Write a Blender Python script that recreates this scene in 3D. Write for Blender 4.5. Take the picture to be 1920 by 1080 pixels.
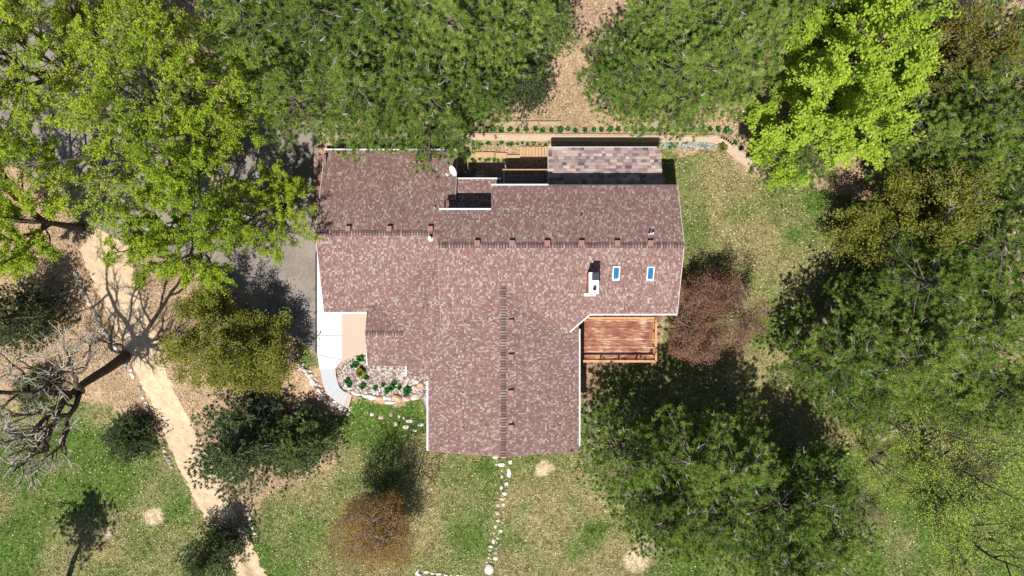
import bpy, math, numpy as np
from mathutils import Vector
R_ = math.radians
for o in list(bpy.data.objects): bpy.data.objects.remove(o)
S = bpy.context.scene
COL = S.collection
# ------------------------------------------------------------------ camera / light / exposure
CAMH, FPX = 47.0, 1280.0
cd = bpy.data.cameras.new('camera'); cam = bpy.data.objects.new('camera', cd); COL.objects.link(cam)
cam.location = (0, 0, CAMH); cam.rotation_euler = (0, 0, 0)
cd.sensor_width = 36; cd.lens = 36 * FPX / 1920; cd.clip_end = 2000; cd.clip_start = 0.5
S.camera = cam
SUN_EL, SUN_AZ = 60.0, 18.5            # shadows fall towards +Y, turned 18.5 deg towards +X
W = bpy.data.worlds.new('World'); S.world = W; W.use_nodes = True
nt = W.node_tree; bg = nt.nodes['Background']
sky = nt.nodes.new('ShaderNodeTexSky'); sky.sky_type = 'NISHITA'; sky.sun_disc = False
sky.sun_elevation = R_(SUN_EL); sky.sun_rotation = R_(180 + SUN_AZ)
nt.links.new(sky.outputs[0], bg.inputs[0]); bg.inputs[1].default_value = 0.062
sl = bpy.data.lights.new('sun', 'SUN'); sl.energy = 4.6; sl.angle = R_(0.5); sl.color = (1.0, 0.955, 0.88)
so = bpy.data.objects.new('sun', sl); COL.objects.link(so)
sdir = Vector((math.sin(R_(SUN_AZ)) * math.cos(R_(SUN_EL)), math.cos(R_(SUN_AZ)) * math.cos(R_(SUN_EL)), -math.sin(R_(SUN_EL))))
so.rotation_euler = sdir.to_track_quat('-Z', 'Y').to_euler(); so.location = (0, 0, 60)
S.view_settings.view_transform = 'Standard'; S.view_settings.look = 'None'
S.view_settings.exposure = 0.58; S.view_settings.gamma = 1
S.view_settings.use_curve_mapping = False

rng = np.random.default_rng(7)
# ------------------------------------------------------------------ terrain height and pixel -> place
def ss(a, b, x):
    t = np.clip((x - a) / (b - a), 0, 1); return t * t * (3 - 2 * t)
def gz(x, y):
    x = np.asarray(x, float); y = np.asarray(y, float)
    y0 = -4.8 + 5.6 * ss(-7, 2, x)
    return 0.25 * ss(7.4, 9.4, y) - 1.6 * ss(0, 5.5, y0 - y) - 0.6 * ss(10, 22, -y)
def P(px, py, z):
    k = (CAMH - z) / FPX; return ((px - 960) * k, (540 - py) * k, z)
def G(px, py, dz=0.0):
    z = 0.0
    for _ in range(6):
        x, y, _z = P(px, py, z); z = float(gz(x, y))
    return (x, y, z + dz)
def noise(x, y, sc, seed=0, oct=3):
    out = 0; amp = 1; tot = 0
    for o in range(oct):
        xx = x / sc * 2 ** o + 37.1 * seed; yy = y / sc * 2 ** o - 17.3 * seed
        xi = np.floor(xx); yi = np.floor(yy); fx = xx - xi; fy = yy - yi
        fx = fx * fx * (3 - 2 * fx); fy = fy * fy * (3 - 2 * fy)
        def h(a, b): 
            v = np.sin(a * 127.1 + b * 311.7 + seed * 13.7) * 43758.5453; return v - np.floor(v)
        out = out + amp * ((h(xi, yi) * (1 - fx) + h(xi + 1, yi) * fx) * (1 - fy) + (h(xi, yi + 1) * (1 - fx) + h(xi + 1, yi + 1) * fx) * fy)
        tot += amp; amp *= 0.5
    return out / tot
# ------------------------------------------------------------------ mesh helpers
def mk(name, V, F, attrs=None, smooth=False):
    """V (n,3); F list of (m,k) int arrays; attrs {name:(values)} per vertex float or rgb"""
    me = bpy.data.meshes.new(name); V = np.asarray(V, np.float32)
    me.vertices.add(len(V)); me.vertices.foreach_set('co', V.ravel())
    F = [np.asarray(f, np.int32) for f in F if len(f)]
    nl = sum(f.size for f in F); npoly = sum(len(f) for f in F)
    me.loops.add(nl); me.polygons.add(npoly)
    me.loops.foreach_set('vertex_index', np.concatenate([f.ravel() for f in F]))
    tot = np.concatenate([np.full(len(f), f.shape[1], np.int32) for f in F])
    me.polygons.foreach_set('loop_start', np.concatenate([[0], np.cumsum(tot)[:-1]]).astype(np.int32))
    me.polygons.foreach_set('loop_total', tot)
    me.polygons.foreach_set('use_smooth', np.full(npoly, bool(smooth)))
    for k, v in (attrs or {}).items():
        v = np.asarray(v, np.float32)
        if v.ndim == 1:
            a = me.attributes.new(k, 'FLOAT', 'POINT'); a.data.foreach_set('value', v)
        else:
            a = me.attributes.new(k, 'FLOAT_COLOR', 'POINT')
            a.data.foreach_set('color', np.concatenate([v, np.ones((len(v), 1), np.float32)], 1).ravel())
    me.update(calc_edges=True); me.validate()
    return me
def ob(name, me, mat=None, parent=None, label=None, cat=None, group=None, kind=None, loc=None):
    o = bpy.data.objects.new(name, me); COL.objects.link(o)
    if me is not None and mat is not None and len(me.materials) == 0: me.materials.append(mat)
    if parent is not None: o.parent = parent
    if loc is not None: o.location = loc
    for k, v in (('label', label), ('category', cat), ('group', group), ('kind', kind)):
        if v: o[k] = v
    return o
class MB:
    def __init__(s): s.v = []; s.q = []; s.n = 0; s.poly = []
    def add(s, v, faces):
        b = s.n; s.v += [tuple(p) for p in v]; s.n += len(v)
        for f in faces: s.poly.append([i + b for i in f])
        return s
    def box(s, x0, x1, y0, y1, z0, z1):
        return s.add([(x0, y0, z0), (x1, y0, z0), (x1, y1, z0), (x0, y1, z0), (x0, y0, z1), (x1, y0, z1), (x1, y1, z1), (x0, y1, z1)],
                     [(3, 2, 1, 0), (4, 5, 6, 7), (0, 1, 5, 4), (1, 2, 6, 5), (2, 3, 7, 6), (3, 0, 4, 7)])
    def beam(s, a, b, w, h, up=(0, 0, 1)):
        a = Vector(a); b = Vector(b); d = (b - a).normalized(); up = Vector(up)
        r = d.cross(up); r = r.normalized() if r.length > 1e-4 else Vector((1, 0, 0)); u = r.cross(d)
        c = []
        for p in (a, b):
            for i, j in ((-1, -1), (1, -1), (1, 1), (-1, 1)): c.append(p + r * (w / 2 * i) + u * (h / 2 * j))
        return s.add(c, [(3, 2, 1, 0), (4, 5, 6, 7), (0, 1, 5, 4), (1, 2, 6, 5), (2, 3, 7, 6), (3, 0, 4, 7)])
    def cyl(s, a, b, r0, r1=None, n=10, caps=True):
        r1 = r0 if r1 is None else r1
        a = Vector(a); b = Vector(b); d = (b - a).normalized(); t = Vector((1, 0, 0)) if abs(d.x) < .8 else Vector((0, 1, 0))
        u = d.cross(t).normalized(); w = d.cross(u); c = []
        for p, r in ((a, r0), (b, r1)):
            for i in range(n):
                q = 2 * math.pi * i / n; c.append(p + (u * math.cos(q) + w * math.sin(q)) * r)
        f = [(i, (i + 1) % n, n + (i + 1) % n, n + i) for i in range(n)]
        if caps: f += [tuple(range(n))[::-1], tuple(range(n, 2 * n))]
        return s.add(c, f)
    def prism(s, pts, z0, z1):
        n = len(pts)
        return s.add([(p[0], p[1], z0) for p in pts] + [(p[0], p[1], z1) for p in pts],
                     [tuple(range(n))[::-1], tuple(range(n, 2 * n))] + [(i, (i + 1) % n, n + (i + 1) % n, n + i) for i in range(n)])
    def mesh(s, name, bevel=0):
        import bmesh
        me = bpy.data.meshes.new(name); me.from_pydata(s.v, [], s.poly); me.update()
        bm = bmesh.new(); bm.from_mesh(me); bmesh.ops.recalc_face_normals(bm, faces=bm.faces)
        if bevel: bmesh.ops.bevel(bm, geom=list(bm.edges), offset=bevel, segments=1, affect='EDGES')
        bm.to_mesh(me); bm.free(); return me
    def ob(s, name, mat, parent=None, bevel=0, **k): return ob(name, s.mesh(name, bevel), mat, parent, **k)
# ------------------------------------------------------------------ materials
def newmat(name):
    m = bpy.data.materials.new(name); m.use_nodes = True; n = m.node_tree; n.nodes.clear()
    out = n.nodes.new('ShaderNodeOutputMaterial'); return m, n, out
def L(n, a, b): n.links.new(a, b)
def plain(name, col, rough=0.7, var=0.15, scale=8.0, bump=0.0, metal=0.0, spec=0.3, det=4.0):
    m, n, out = newmat(name); b = n.nodes.new('ShaderNodeBsdfPrincipled')
    tc = n.nodes.new('ShaderNodeTexCoord'); no = n.nodes.new('ShaderNodeTexNoise'); no.inputs['Scale'].default_value = scale; no.inputs['Detail'].default_value = det
    L(n, tc.outputs['Object'], no.inputs['Vector'])
    mx = n.nodes.new('ShaderNodeMix'); mx.data_type = 'RGBA'
    mx.inputs[6].default_value = (*[c * (1 - var) for c in col], 1); mx.inputs[7].default_value = (*[min(1, c * (1 + var)) for c in col], 1)
    L(n, no.outputs['Fac'], mx.inputs[0]); L(n, mx.outputs[2], b.inputs['Base Color'])
    b.inputs['Roughness'].default_value = rough; b.inputs['Metallic'].default_value = metal; b.inputs['Specular IOR Level'].default_value = spec
    if bump:
        bp = n.nodes.new('ShaderNodeBump'); bp.inputs['Strength'].default_value = bump; bp.inputs['Distance'].default_value = 0.03
        L(n, no.outputs['Fac'], bp.inputs['Height']); L(n, bp.outputs[0], b.inputs['Normal'])
    L(n, b.outputs[0], out.inputs[0]); return m
def ramp(n, fac, stops):
    r = n.nodes.new('ShaderNodeValToRGB'); e = r.color_ramp.elements
    while len(e) > 1: e.remove(e[-1])
    e[0].position = stops[0][0]; e[0].color = (*stops[0][1], 1)
    for p, c in stops[1:]:
        x = e.new(p); x.color = (*c, 1)
    L(n, fac, r.inputs[0]); return r.outputs[0]
def leafmat(name, stops, trans=0.3, tcol=1.25, gloss=0.0):
    """colour from the per-leaf 'tint' attribute, part of the light passing through the leaf"""
    m, n, out = newmat(name); at = n.nodes.new('ShaderNodeAttribute'); at.attribute_name = 'tint'
    oi = n.nodes.new('ShaderNodeObjectInfo'); ad = n.nodes.new('ShaderNodeMath'); ad.operation = 'MULTIPLY_ADD'
    sb = n.nodes.new('ShaderNodeMath'); sb.operation = 'SUBTRACT'; L(n, oi.outputs['Random'], sb.inputs[0]); sb.inputs[1].default_value = .4
    L(n, sb.outputs[0], ad.inputs[0]); ad.inputs[1].default_value = 0.26; L(n, at.outputs['Fac'], ad.inputs[2])
    c = ramp(n, ad.outputs[0], stops)
    d = n.nodes.new('ShaderNodeBsdfDiffuse'); t = n.nodes.new('ShaderNodeBsdfTranslucent'); mx = n.nodes.new('ShaderNodeMixShader')
    hs = n.nodes.new('ShaderNodeHueSaturation'); hs.inputs['Value'].default_value = tcol; hs.inputs['Saturation'].default_value = 1.1
    L(n, c, d.inputs[0]); L(n, c, hs.inputs['Color']); L(n, hs.outputs[0], t.inputs[0]); mx.inputs[0].default_value = trans
    L(n, d.outputs[0], mx.inputs[1]); L(n, t.outputs[0], mx.inputs[2])
    if gloss:
        g = n.nodes.new('ShaderNodeBsdfGlossy'); g.inputs['Roughness'].default_value = 0.45; m2 = n.nodes.new('ShaderNodeMixShader'); m2.inputs[0].default_value = gloss
        g.inputs[0].default_value = (.8, .85, .8, 1)
        L(n, mx.outputs[0], m2.inputs[1]); L(n, g.outputs[0], m2.inputs[2]); L(n, m2.outputs[0], out.inputs[0])
    else: L(n, mx.outputs[0], out.inputs[0])
    return m
def colattr(name, rough=0.85, sc=40.0, var=0.35, bump=0.4, attr='col', dist=0.03, sc2=6.0, var2=0.2):
    """base colour from a per-vertex attribute (what the thing is made of there), broken up by noise"""
    m, n, out = newmat(name); b = n.nodes.new('ShaderNodeBsdfPrincipled'); at = n.nodes.new('ShaderNodeAttribute'); at.attribute_name = attr
    tc = n.nodes.new('ShaderNodeTexCoord'); no = n.nodes.new('ShaderNodeTexNoise'); no.inputs['Scale'].default_value = sc; no.inputs['Detail'].default_value = 3
    n2 = n.nodes.new('ShaderNodeTexNoise'); n2.inputs['Scale'].default_value = sc2; n2.inputs['Detail'].default_value = 4
    L(n, tc.outputs['Object'], no.inputs['Vector']); L(n, tc.outputs['Object'], n2.inputs['Vector'])
    def mr(src, v):
        q = n.nodes.new('ShaderNodeMapRange'); q.inputs[1].default_value = .25; q.inputs[2].default_value = .75; q.inputs[3].default_value = 1 - v; q.inputs[4].default_value = 1 + v; L(n, src, q.inputs[0]); return q.outputs[0]
    mu = n.nodes.new('ShaderNodeMath'); mu.operation = 'MULTIPLY'; L(n, mr(no.outputs['Fac'], var), mu.inputs[0]); L(n, mr(n2.outputs['Fac'], var2), mu.inputs[1])
    vm = n.nodes.new('ShaderNodeVectorMath'); vm.operation = 'SCALE'; L(n, at.outputs['Color'], vm.inputs[0]); L(n, mu.outputs[0], vm.inputs['Scale'])
    L(n, vm.outputs[0], b.inputs['Base Color']); b.inputs['Roughness'].default_value = rough; b.inputs['Specular IOR Level'].default_value = 0.2
    if bump:
        bp = n.nodes.new('ShaderNodeBump'); bp.inputs['Strength'].default_value = bump; bp.inputs['Distance'].default_value = dist
        L(n, no.outputs['Fac'], bp.inputs['Height']); L(n, bp.outputs[0], b.inputs['Normal'])
    L(n, b.outputs[0], out.inputs[0]); return m

M = {}
M['ground'] = colattr('ground_mix', sc=8.0, var=0.55, bump=0.7, dist=0.08, sc2=2.2, var2=0.22)
M['litter'] = colattr('fallen_leaves', sc=3, var=0.1, bump=0)
M['shingle'] = colattr('asphalt_shingle', sc=60, var=0.12, bump=0.1, dist=0.003, sc2=0.35, var2=0.06, rough=0.9)
M['white'] = plain('white_metal', (.72, .72, .70), 0.45, 0.05)
M['wall'] = plain('tan_siding', (.42, .36, .29), 0.7, 0.08)
M['underlay'] = plain('roof_underlay', (.055, .04, .04), 0.9, 0.2)
M['soffit'] = plain('soffit', (.5, .47, .42), 0.7, 0.05)
M['concrete'] = plain('new_concrete', (.70, .675, .635), 0.85, 0.08, 2.2, 0.15)
M['tanslab'] = plain('tan_slab', (.47, .36, .285), 0.85, 0.09, 3, 0.15)
M['graystep'] = plain('grey_concrete', (.42, .43, .44), 0.85, 0.08, 6, 0.2)
M['brick'] = plain('orange_brick', (.42, .17, .09), 0.85, 0.3, 14, 0.4)
M['cap'] = plain('mortar_cap', (.70, .66, .60), 0.85, 0.1, 8, 0.3)
M['vent'] = plain('vent_metal', (.26, .14, .13), 0.5, 0.08)
M['darkmetal'] = plain('dark_metal', (.05, .06, .075), 0.4, 0.1, metal=0.4)
M['pipe'] = plain('pipe_grey', (.2, .2, .2), 0.5, 0.2)
M['rail'] = plain('cedar_rail', (.52, .27, .13), 0.75, 0.18, 5, 0.2)
M['timber'] = plain('landscape_timber', (.45, .29, .16), 0.85, 0.25, 6, 0.3)
M['oldtimber'] = plain('weathered_timber', (.36, .27, .19), 0.9, 0.3, 5, 0.3)
M['path'] = plain('gravel_path', (.46, .345, .25), 0.95, 0.28, 9, 0.4)
M['bark'] = plain('bark_brown', (.10, .078, .058), 0.9, 0.35, 6, 0.5)
M['palebark'] = plain('bark_pale', (.42, .39, .35), 0.9, 0.3, 5, 0.4)
M['limb'] = plain('limb_brown', (.15, .125, .10), 0.9, 0.3, 4)
M['twig'] = plain('twig_grey', (.36, .32, .29), 0.9, 0.3, 3)
M['stone'] = colattr('field_stone', sc=7, var=0.2, bump=0.5, dist=0.04, sc2=2, var2=0.15)
M['plastic'] = plain('pale_plastic', (.5, .5, .5), 0.4, 0.05)
M['slat'] = plain('dark_frame', (.16, .17, .16), 0.5, 0.1)
M['membrane'] = plain('shower_stone', (.2, .22, .24), 0.9, 0.3)

# asphalt with darker worn blotches
def asphalt():
    m, n, out = newmat('asphalt'); b = n.nodes.new('ShaderNodeBsdfPrincipled'); tc = n.nodes.new('ShaderNodeTexCoord')
    fine = n.nodes.new('ShaderNodeTexNoise'); fine.inputs['Scale'].default_value = 14; fine.inputs['Detail'].default_value = 6; L(n, tc.outputs['Object'], fine.inputs['Vector'])
    big = n.nodes.new('ShaderNodeTexNoise'); big.inputs['Scale'].default_value = 0.5; big.inputs['Detail'].default_value = 4; L(n, tc.outputs['Object'], big.inputs['Vector'])
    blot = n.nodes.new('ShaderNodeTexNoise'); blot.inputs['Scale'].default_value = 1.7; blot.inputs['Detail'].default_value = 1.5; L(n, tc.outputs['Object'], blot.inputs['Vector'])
    c1 = ramp(n, fine.outputs['Fac'], [(0.25, (.17, .15, .13)), (0.75, (.30, .265, .235))])
    c2 = ramp(n, big.outputs['Fac'], [(0.3, (.72, .72, .74)), (0.7, (1.08, 1.06, 1.02))])
    mu = n.nodes.new('ShaderNodeMix'); mu.data_type = 'RGBA'; mu.blend_type = 'MULTIPLY'; mu.inputs[0].default_value = 1; L(n, c1, mu.inputs[6]); L(n, c2, mu.inputs[7])
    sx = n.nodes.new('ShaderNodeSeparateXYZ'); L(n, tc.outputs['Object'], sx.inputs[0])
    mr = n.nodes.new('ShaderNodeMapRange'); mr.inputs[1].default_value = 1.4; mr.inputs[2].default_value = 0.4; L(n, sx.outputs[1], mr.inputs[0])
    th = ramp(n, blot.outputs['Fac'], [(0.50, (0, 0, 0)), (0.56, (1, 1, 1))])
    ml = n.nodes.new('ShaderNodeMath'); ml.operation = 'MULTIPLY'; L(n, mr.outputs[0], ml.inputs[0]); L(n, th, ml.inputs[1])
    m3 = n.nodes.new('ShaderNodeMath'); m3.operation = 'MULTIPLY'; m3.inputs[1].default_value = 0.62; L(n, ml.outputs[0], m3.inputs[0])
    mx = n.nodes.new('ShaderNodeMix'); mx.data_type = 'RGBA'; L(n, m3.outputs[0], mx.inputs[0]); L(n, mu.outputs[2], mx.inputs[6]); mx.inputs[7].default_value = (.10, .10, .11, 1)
    L(n, mx.outputs[2], b.inputs['Base Color']); b.inputs['Roughness'].default_value = 0.9; b.inputs['Specular IOR Level'].default_value = 0.2
    bp = n.nodes.new('ShaderNodeBump'); bp.inputs['Strength'].default_value = 0.3; bp.inputs['Distance'].default_value = 0.01; L(n, fine.outputs['Fac'], bp.inputs['Height']); L(n, bp.outputs[0], b.inputs['Normal'])
    L(n, b.outputs[0], out.inputs[0]); return m
M['asphalt'] = asphalt()
M['sealant'] = plain('crack_sealant', (.045, .045, .05), 0.6, 0.2)
def gravelmat(name, a, bcol, c, sc):
    m, n, out = newmat(name); b = n.nodes.new('ShaderNodeBsdfPrincipled'); tc = n.nodes.new('ShaderNodeTexCoord')
    v = n.nodes.new('ShaderNodeTexVoronoi'); v.inputs['Scale'].default_value = sc; L(n, tc.outputs['Object'], v.inputs['Vector'])
    hs = n.nodes.new('ShaderNodeSeparateColor'); L(n, v.outputs['Color'], hs.inputs[0])
    L(n, ramp(n, hs.outputs[0], [(0.0, a), (0.45, bcol), (0.85, c)]), b.inputs['Base Color']); b.inputs['Roughness'].default_value = 0.9
    bp = n.nodes.new('ShaderNodeBump'); bp.inputs['Strength'].default_value = 0.8; bp.inputs['Distance'].default_value = 0.05; bp.invert = True
    L(n, v.outputs['Distance'], bp.inputs['Height']); L(n, bp.outputs[0], b.inputs['Normal']); L(n, b.outputs[0], out.inputs[0]); return m
M['pebble'] = gravelmat('bed_pebbles', (.08, .06, .055), (.22, .165, .15), (.52, .45, .41), 11)
M['greygravel'] = gravelmat('grey_gravel', (.05, .07, .07), (.14, .18, .17), (.36, .38, .34), 9)
def deckmat():
    m, n, out = newmat('weathered_deck'); b = n.nodes.new('ShaderNodeBsdfPrincipled'); tc = n.nodes.new('ShaderNodeTexCoord'); mp = n.nodes.new('ShaderNodeMapping')
    mp.inputs['Scale'].default_value = (0.8, 9, 1); L(n, tc.outputs['Object'], mp.inputs[0]); no = n.nodes.new('ShaderNodeTexNoise'); no.inputs['Scale'].default_value = 2.2; no.inputs['Detail'].default_value = 6
    oi = n.nodes.new('ShaderNodeObjectInfo'); L(n, mp.outputs[0], no.inputs['Vector']); big = n.nodes.new('ShaderNodeTexNoise'); big.inputs['Scale'].default_value = 0.9; big.inputs['Detail'].default_value = 3
    L(n, tc.outputs['Object'], big.inputs['Vector'])
    a = n.nodes.new('ShaderNodeMath'); a.operation = 'MULTIPLY_ADD'; L(n, big.outputs['Fac'], a.inputs[0]); a.inputs[1].default_value = 0.8; L(n, no.outputs['Fac'], a.inputs[2])
    a2 = n.nodes.new('ShaderNodeMath'); a2.operation = 'MULTIPLY_ADD'; L(n, oi.outputs['Random'], a2.inputs[0]); a2.inputs[1].default_value = 0.16; L(n, a.outputs[0], a2.inputs[2])
    a3 = n.nodes.new('ShaderNodeMath'); a3.operation = 'MULTIPLY'; L(n, a2.outputs[0], a3.inputs[0]); a3.inputs[1].default_value = 0.55
    L(n, ramp(n, a3.outputs[0], [(0.40, (.09, .03, .02)), (0.49, (.19, .06, .04)), (0.55, (.28, .105, .065)), (0.60, (.36, .20, .12)), (0.66, (.52, .40, .28))]), b.inputs['Base Color']); b.inputs['Roughness'].default_value = 0.8
    L(n, b.outputs[0], out.inputs[0]); return m
M['deck'] = deckmat()
def glassmat():
    m, n, out = newmat('skylight_glass'); b = n.nodes.new('ShaderNodeBsdfPrincipled'); b.inputs['Base Color'].default_value = (.015, .13, .27, 1)
    b.inputs['Roughness'].default_value = 0.12; b.inputs['Specular IOR Level'].default_value = 0.8; L(n, b.outputs[0], out.inputs[0]); return m
M['glass'] = glassmat()
M['maple'] = leafmat('maple_leaf', [(0, (.07, .13, .012)), (.35, (.19, .285, .024)), (.7, (.34, .44, .04)), (1, (.49, .55, .07))], .38, 1.3)
M['lime'] = leafmat('lime_leaf', [(0, (.11, .19, .018)), (.4, (.25, .37, .035)), (.8, (.38, .50, .06)), (1, (.46, .56, .10))], .38, 1.3)
M['pine'] = leafmat('pine_needle', [(0, (.045, .09, .018)), (.32, (.125, .215, .038)), (.7, (.235, .335, .065)), (1, (.36, .43, .11))], .25, 1.25)
M['pinedark'] = leafmat('spruce_needle', [(0, (.015, .04, .016)), (.4, (.055, .10, .034)), (.75, (.14, .20, .07)), (1, (.20, .27, .10))], .2, 1.1)
M['olive'] = leafmat('olive_leaf', [(0, (.07, .09, .016)), (.5, (.20, .215, .036)), (1, (.35, .33, .075))], .3, 1.2)
M['bronze'] = leafmat('bronze_leaf', [(0, (.07, .07, .018)), (.5, (.20, .18, .04)), (1, (.34, .26, .08))], .3, 1.2)
M['red'] = leafmat('red_leaf', [(0, (.08, .036, .024)), (.5, (.21, .10, .065)), (1, (.34, .19, .13))], .25, 1.2)
M['rust'] = leafmat('rust_leaf', [(0, (.14, .13, .03)), (.45, (.30, .17, .045)), (1, (.46, .18, .05))], .25, 1.2)
M['juniper'] = leafmat('juniper_spray', [(0, (.03, .06, .018)), (.4, (.085, .14, .04)), (.75, (.17, .24, .075)), (1, (.25, .31, .11))], .2, 1.15)
M['young'] = leafmat('young_leaf', [(0, (.14, .23, .03)), (.5, (.31, .44, .06)), (1, (.48, .58, .12))], .35, 1.2)
M['bud'] = leafmat('leaf_bud', [(0, (.14, .14, .04)), (1, (.30, .29, .11))], .3, 1.2)
M['hosta'] = leafmat('hosta_leaf', [(0, (.012, .06, .014)), (.6, (.025, .12, .025)), (1, (.06, .19, .035))], .2, 1.2)
M['grass'] = leafmat('grass_blade', [(0, (.03, .075, .008)), (.35, (.07, .13, .015)), (.65, (.18, .17, .045)), (1, (.36, .30, .13))], .25, 1.2)
# ------------------------------------------------------------------ ground
def axis(lo, hi, step, far):
    a = np.arange(lo, hi + 1e-6, step); out = hi + (far - hi) * np.linspace(0, 1, 14)[1:] ** 2
    out2 = lo - (far - abs(lo)) * np.linspace(0, 1, 14)[1:] ** 2
    return np.concatenate([out2[::-1], a, out])
gx = axis(-38, 38, 0.22, 320); gy = axis(-23, 23, 0.22, 320)
GX, GY = np.meshgrid(gx, gy)
def blob(x, y, px, py, r, soft=0.45):
    c = G(px, py); rr = r * 47 / 1280; d = np.hypot(x - c[0], y - c[1]) / rr
    return 1 - ss(1 - soft, 1 + soft, d + 1.3 * (noise(x, y, max(.5, rr * .8), 5, 4) - .5))
def polymask(x, y, pts, wob=0.0, sc=1.5, seed=3):
    pts = [G(*p)[:2] for p in pts]; x = x + wob * (noise(x, y, sc, seed) - .5); y = y + wob * (noise(x, y, sc, seed + 9) - .5)
    ins = np.zeros(x.shape, bool); n = len(pts)
    for i in range(n):
        (x0, y0), (x1, y1) = pts[i], pts[(i + 1) % n]
        ins ^= ((y0 > y) != (y1 > y)) & (x < (x1 - x0) * (y - y0) / (y1 - y0 + 1e-12) + x0)
    return ins.astype(float)
LAWNS = [[(1100, 690), (1235, 700), (1240, 282), (1350, 285), (1420, 330), (1500, 362), (1640, 380), (1640, 500), (1560, 560), (1500, 640), (1480, 720), (1300, 800), (1300, 960), (1120, 1000), (1120, 690)],
         [(615, 780), (650, 772), (662, 748), (700, 752), (800, 752), (815, 740), (1100, 760), (1200, 900), (1300, 960), (1560, 1120), (500, 1120), (455, 980), (470, 950), (620, 870)],
         [(-300, 740), (90, 750), (240, 770), (330, 850), (390, 980), (450, 1120), (-300, 1200)],
         [(1540, 1200), (1590, 960), (1500, 800), (1620, 760), (1800, 720), (2100, 600), (2300, 1200)],
         [(1290, 700), (1480, 700), (1640, 740), (1640, 880), (1300, 900)], [(540, 635), (590, 660), (600, 690), (560, 690)]]
GREEN = [(720, 800, 75), (690, 840, 50), (850, 890, 32), (905, 915, 38), (880, 985, 55), (960, 995, 34), (1075, 1030, 20), (895, 880, 16), (985, 955, 18), (540, 1010, 60), (480, 1060, 50), (330, 950, 45),
         (270, 1010, 40), (60, 970, 60), (30, 1040, 60), (150, 930, 40), (1800, 1020, 90), (1700, 930, 60), (1760, 950, 60), (1880, 1060, 90), (1620, 1070, 50), (1880, 860, 80), (1600, 880, 40), (1900, 960, 90), (140, 820, 60), (40, 880, 60), (230, 900, 50), (1385, 395, 26), (1530, 375, 20), (1420, 630, 30), (1255, 400, 20),
         (1270, 660, 24), (1110, 700, 18), (1400, 520, 24), (1310, 1055, 40), (1110, 1000, 24), (740, 900, 30), (1490, 440, 14), (560, 665, 22), (650, 900, 28), (1370, 1075, 40)]
STRAW = [(650, 880, 60), (1020, 970, 60), (570, 910, 60), (1450, 690, 50), (1350, 320, 70), (1440, 470, 60), (780, 960, 50), (700, 960, 40), (1130, 900, 40), (1600, 820, 60), (1090, 900, 30), (1150, 1060, 50)]
DIRT = [(1022, 880, 15), (1195, 1052, 24), (1212, 1018, 15), (288, 970, 16), (1625, 565, 26), (1660, 800, 24), (1840, 640, 14), (200, 1000, 10)]
def ground_types(x, y):
    lawn = np.zeros_like(x)
    for p in LAWNS: lawn = np.maximum(lawn, polymask(x, y, p, 1.6))
    green = np.zeros_like(x); straw = np.zeros_like(x); dirt = np.zeros_like(x)
    for b in GREEN: green = np.maximum(green, blob(x, y, *b, soft=.6))
    for b in STRAW: straw = np.maximum(straw, blob(x, y, *b, soft=.7))
    for b in DIRT: dirt = np.maximum(dirt, blob(x, y, *b, soft=.35))
    n1 = noise(x, y, 3.2, 1, 4); gmix = np.clip(0.38 + 1.6 * (n1 - .5) + .62 * green - .45 * straw, 0, 1)
    return lawn, gmix, dirt
def ground_col(x, y):
    lawn, g, dirt = ground_types(x, y); n2 = noise(x, y, 0.9, 2, 3)[..., None]; n3 = noise(x, y, 5, 8, 2)[..., None]
    straw = np.array([.195, .172, .078]); grn = np.array([.066, .115, .018])
    lit = np.array([.335, .225, .145]) * (0.7 + .6 * n2) ; lit = lit * (1 - .25 * n3) + np.array([.15, .15, .06]) * .25 * n3
    gr = g[..., None]; lw = straw * (0.8 + .45 * n2) * (1 - gr) + grn * (0.85 + .35 * n2) * gr
    c = lit * (1 - lawn[..., None]) + lw * lawn[..., None]
    d = dirt[..., None]; return c * (1 - d) + np.array([.44, .345, .225]) * (.8 + .4 * n2) * d
ny_, nx_ = GX.shape
idx = np.arange(ny_ * nx_).reshape(ny_, nx_)
GZ = gz(GX, GY) + 0.05 * (noise(GX, GY, 1.2, 4) - .5) * (1 - polymask(GX, GY, [(560, 240), (1300, 220), (1460, 340), (1300, 690), (830, 880), (560, 760), (380, 560), (-100, 300), (-100, -100), (200, -100)])) - 0.02
gm = mk('ground', np.stack([GX, GY, GZ], -1).reshape(-1, 3), [np.stack([idx[:-1, :-1], idx[:-1, 1:], idx[1:, 1:], idx[1:, :-1]], -1).reshape(-1, 4)],
        {'col': ground_col(GX, GY).reshape(-1, 3)}, smooth=True)
ob('ground', gm, M['ground'], kind='structure')
def sheet(name, pts, mat, dz=0.004, thick=0.06, **k):
    """flat slab following its polygon of ground pixels, its top dz above the ground"""
    pp = [G(*p) for p in pts]; z = max(p[2] for p in pp); m = MB(); m.prism([p[:2] for p in pp], z - thick, z + dz); return m.ob(name, mat, **k)
drive = sheet('driveway', [(597, 240), (597, 470), (593.5, 474), (593.5, 668), (586, 653), (566, 639), (540, 626), (480, 592), (430, 548), (400, 505), (330, 478), (250, 462), (170, 420), (60, 330), (-120, 220), (-160, -90), (120, -90), (300, 140), (420, 235)], M['asphalt'], 0.012, kind='structure')
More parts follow.
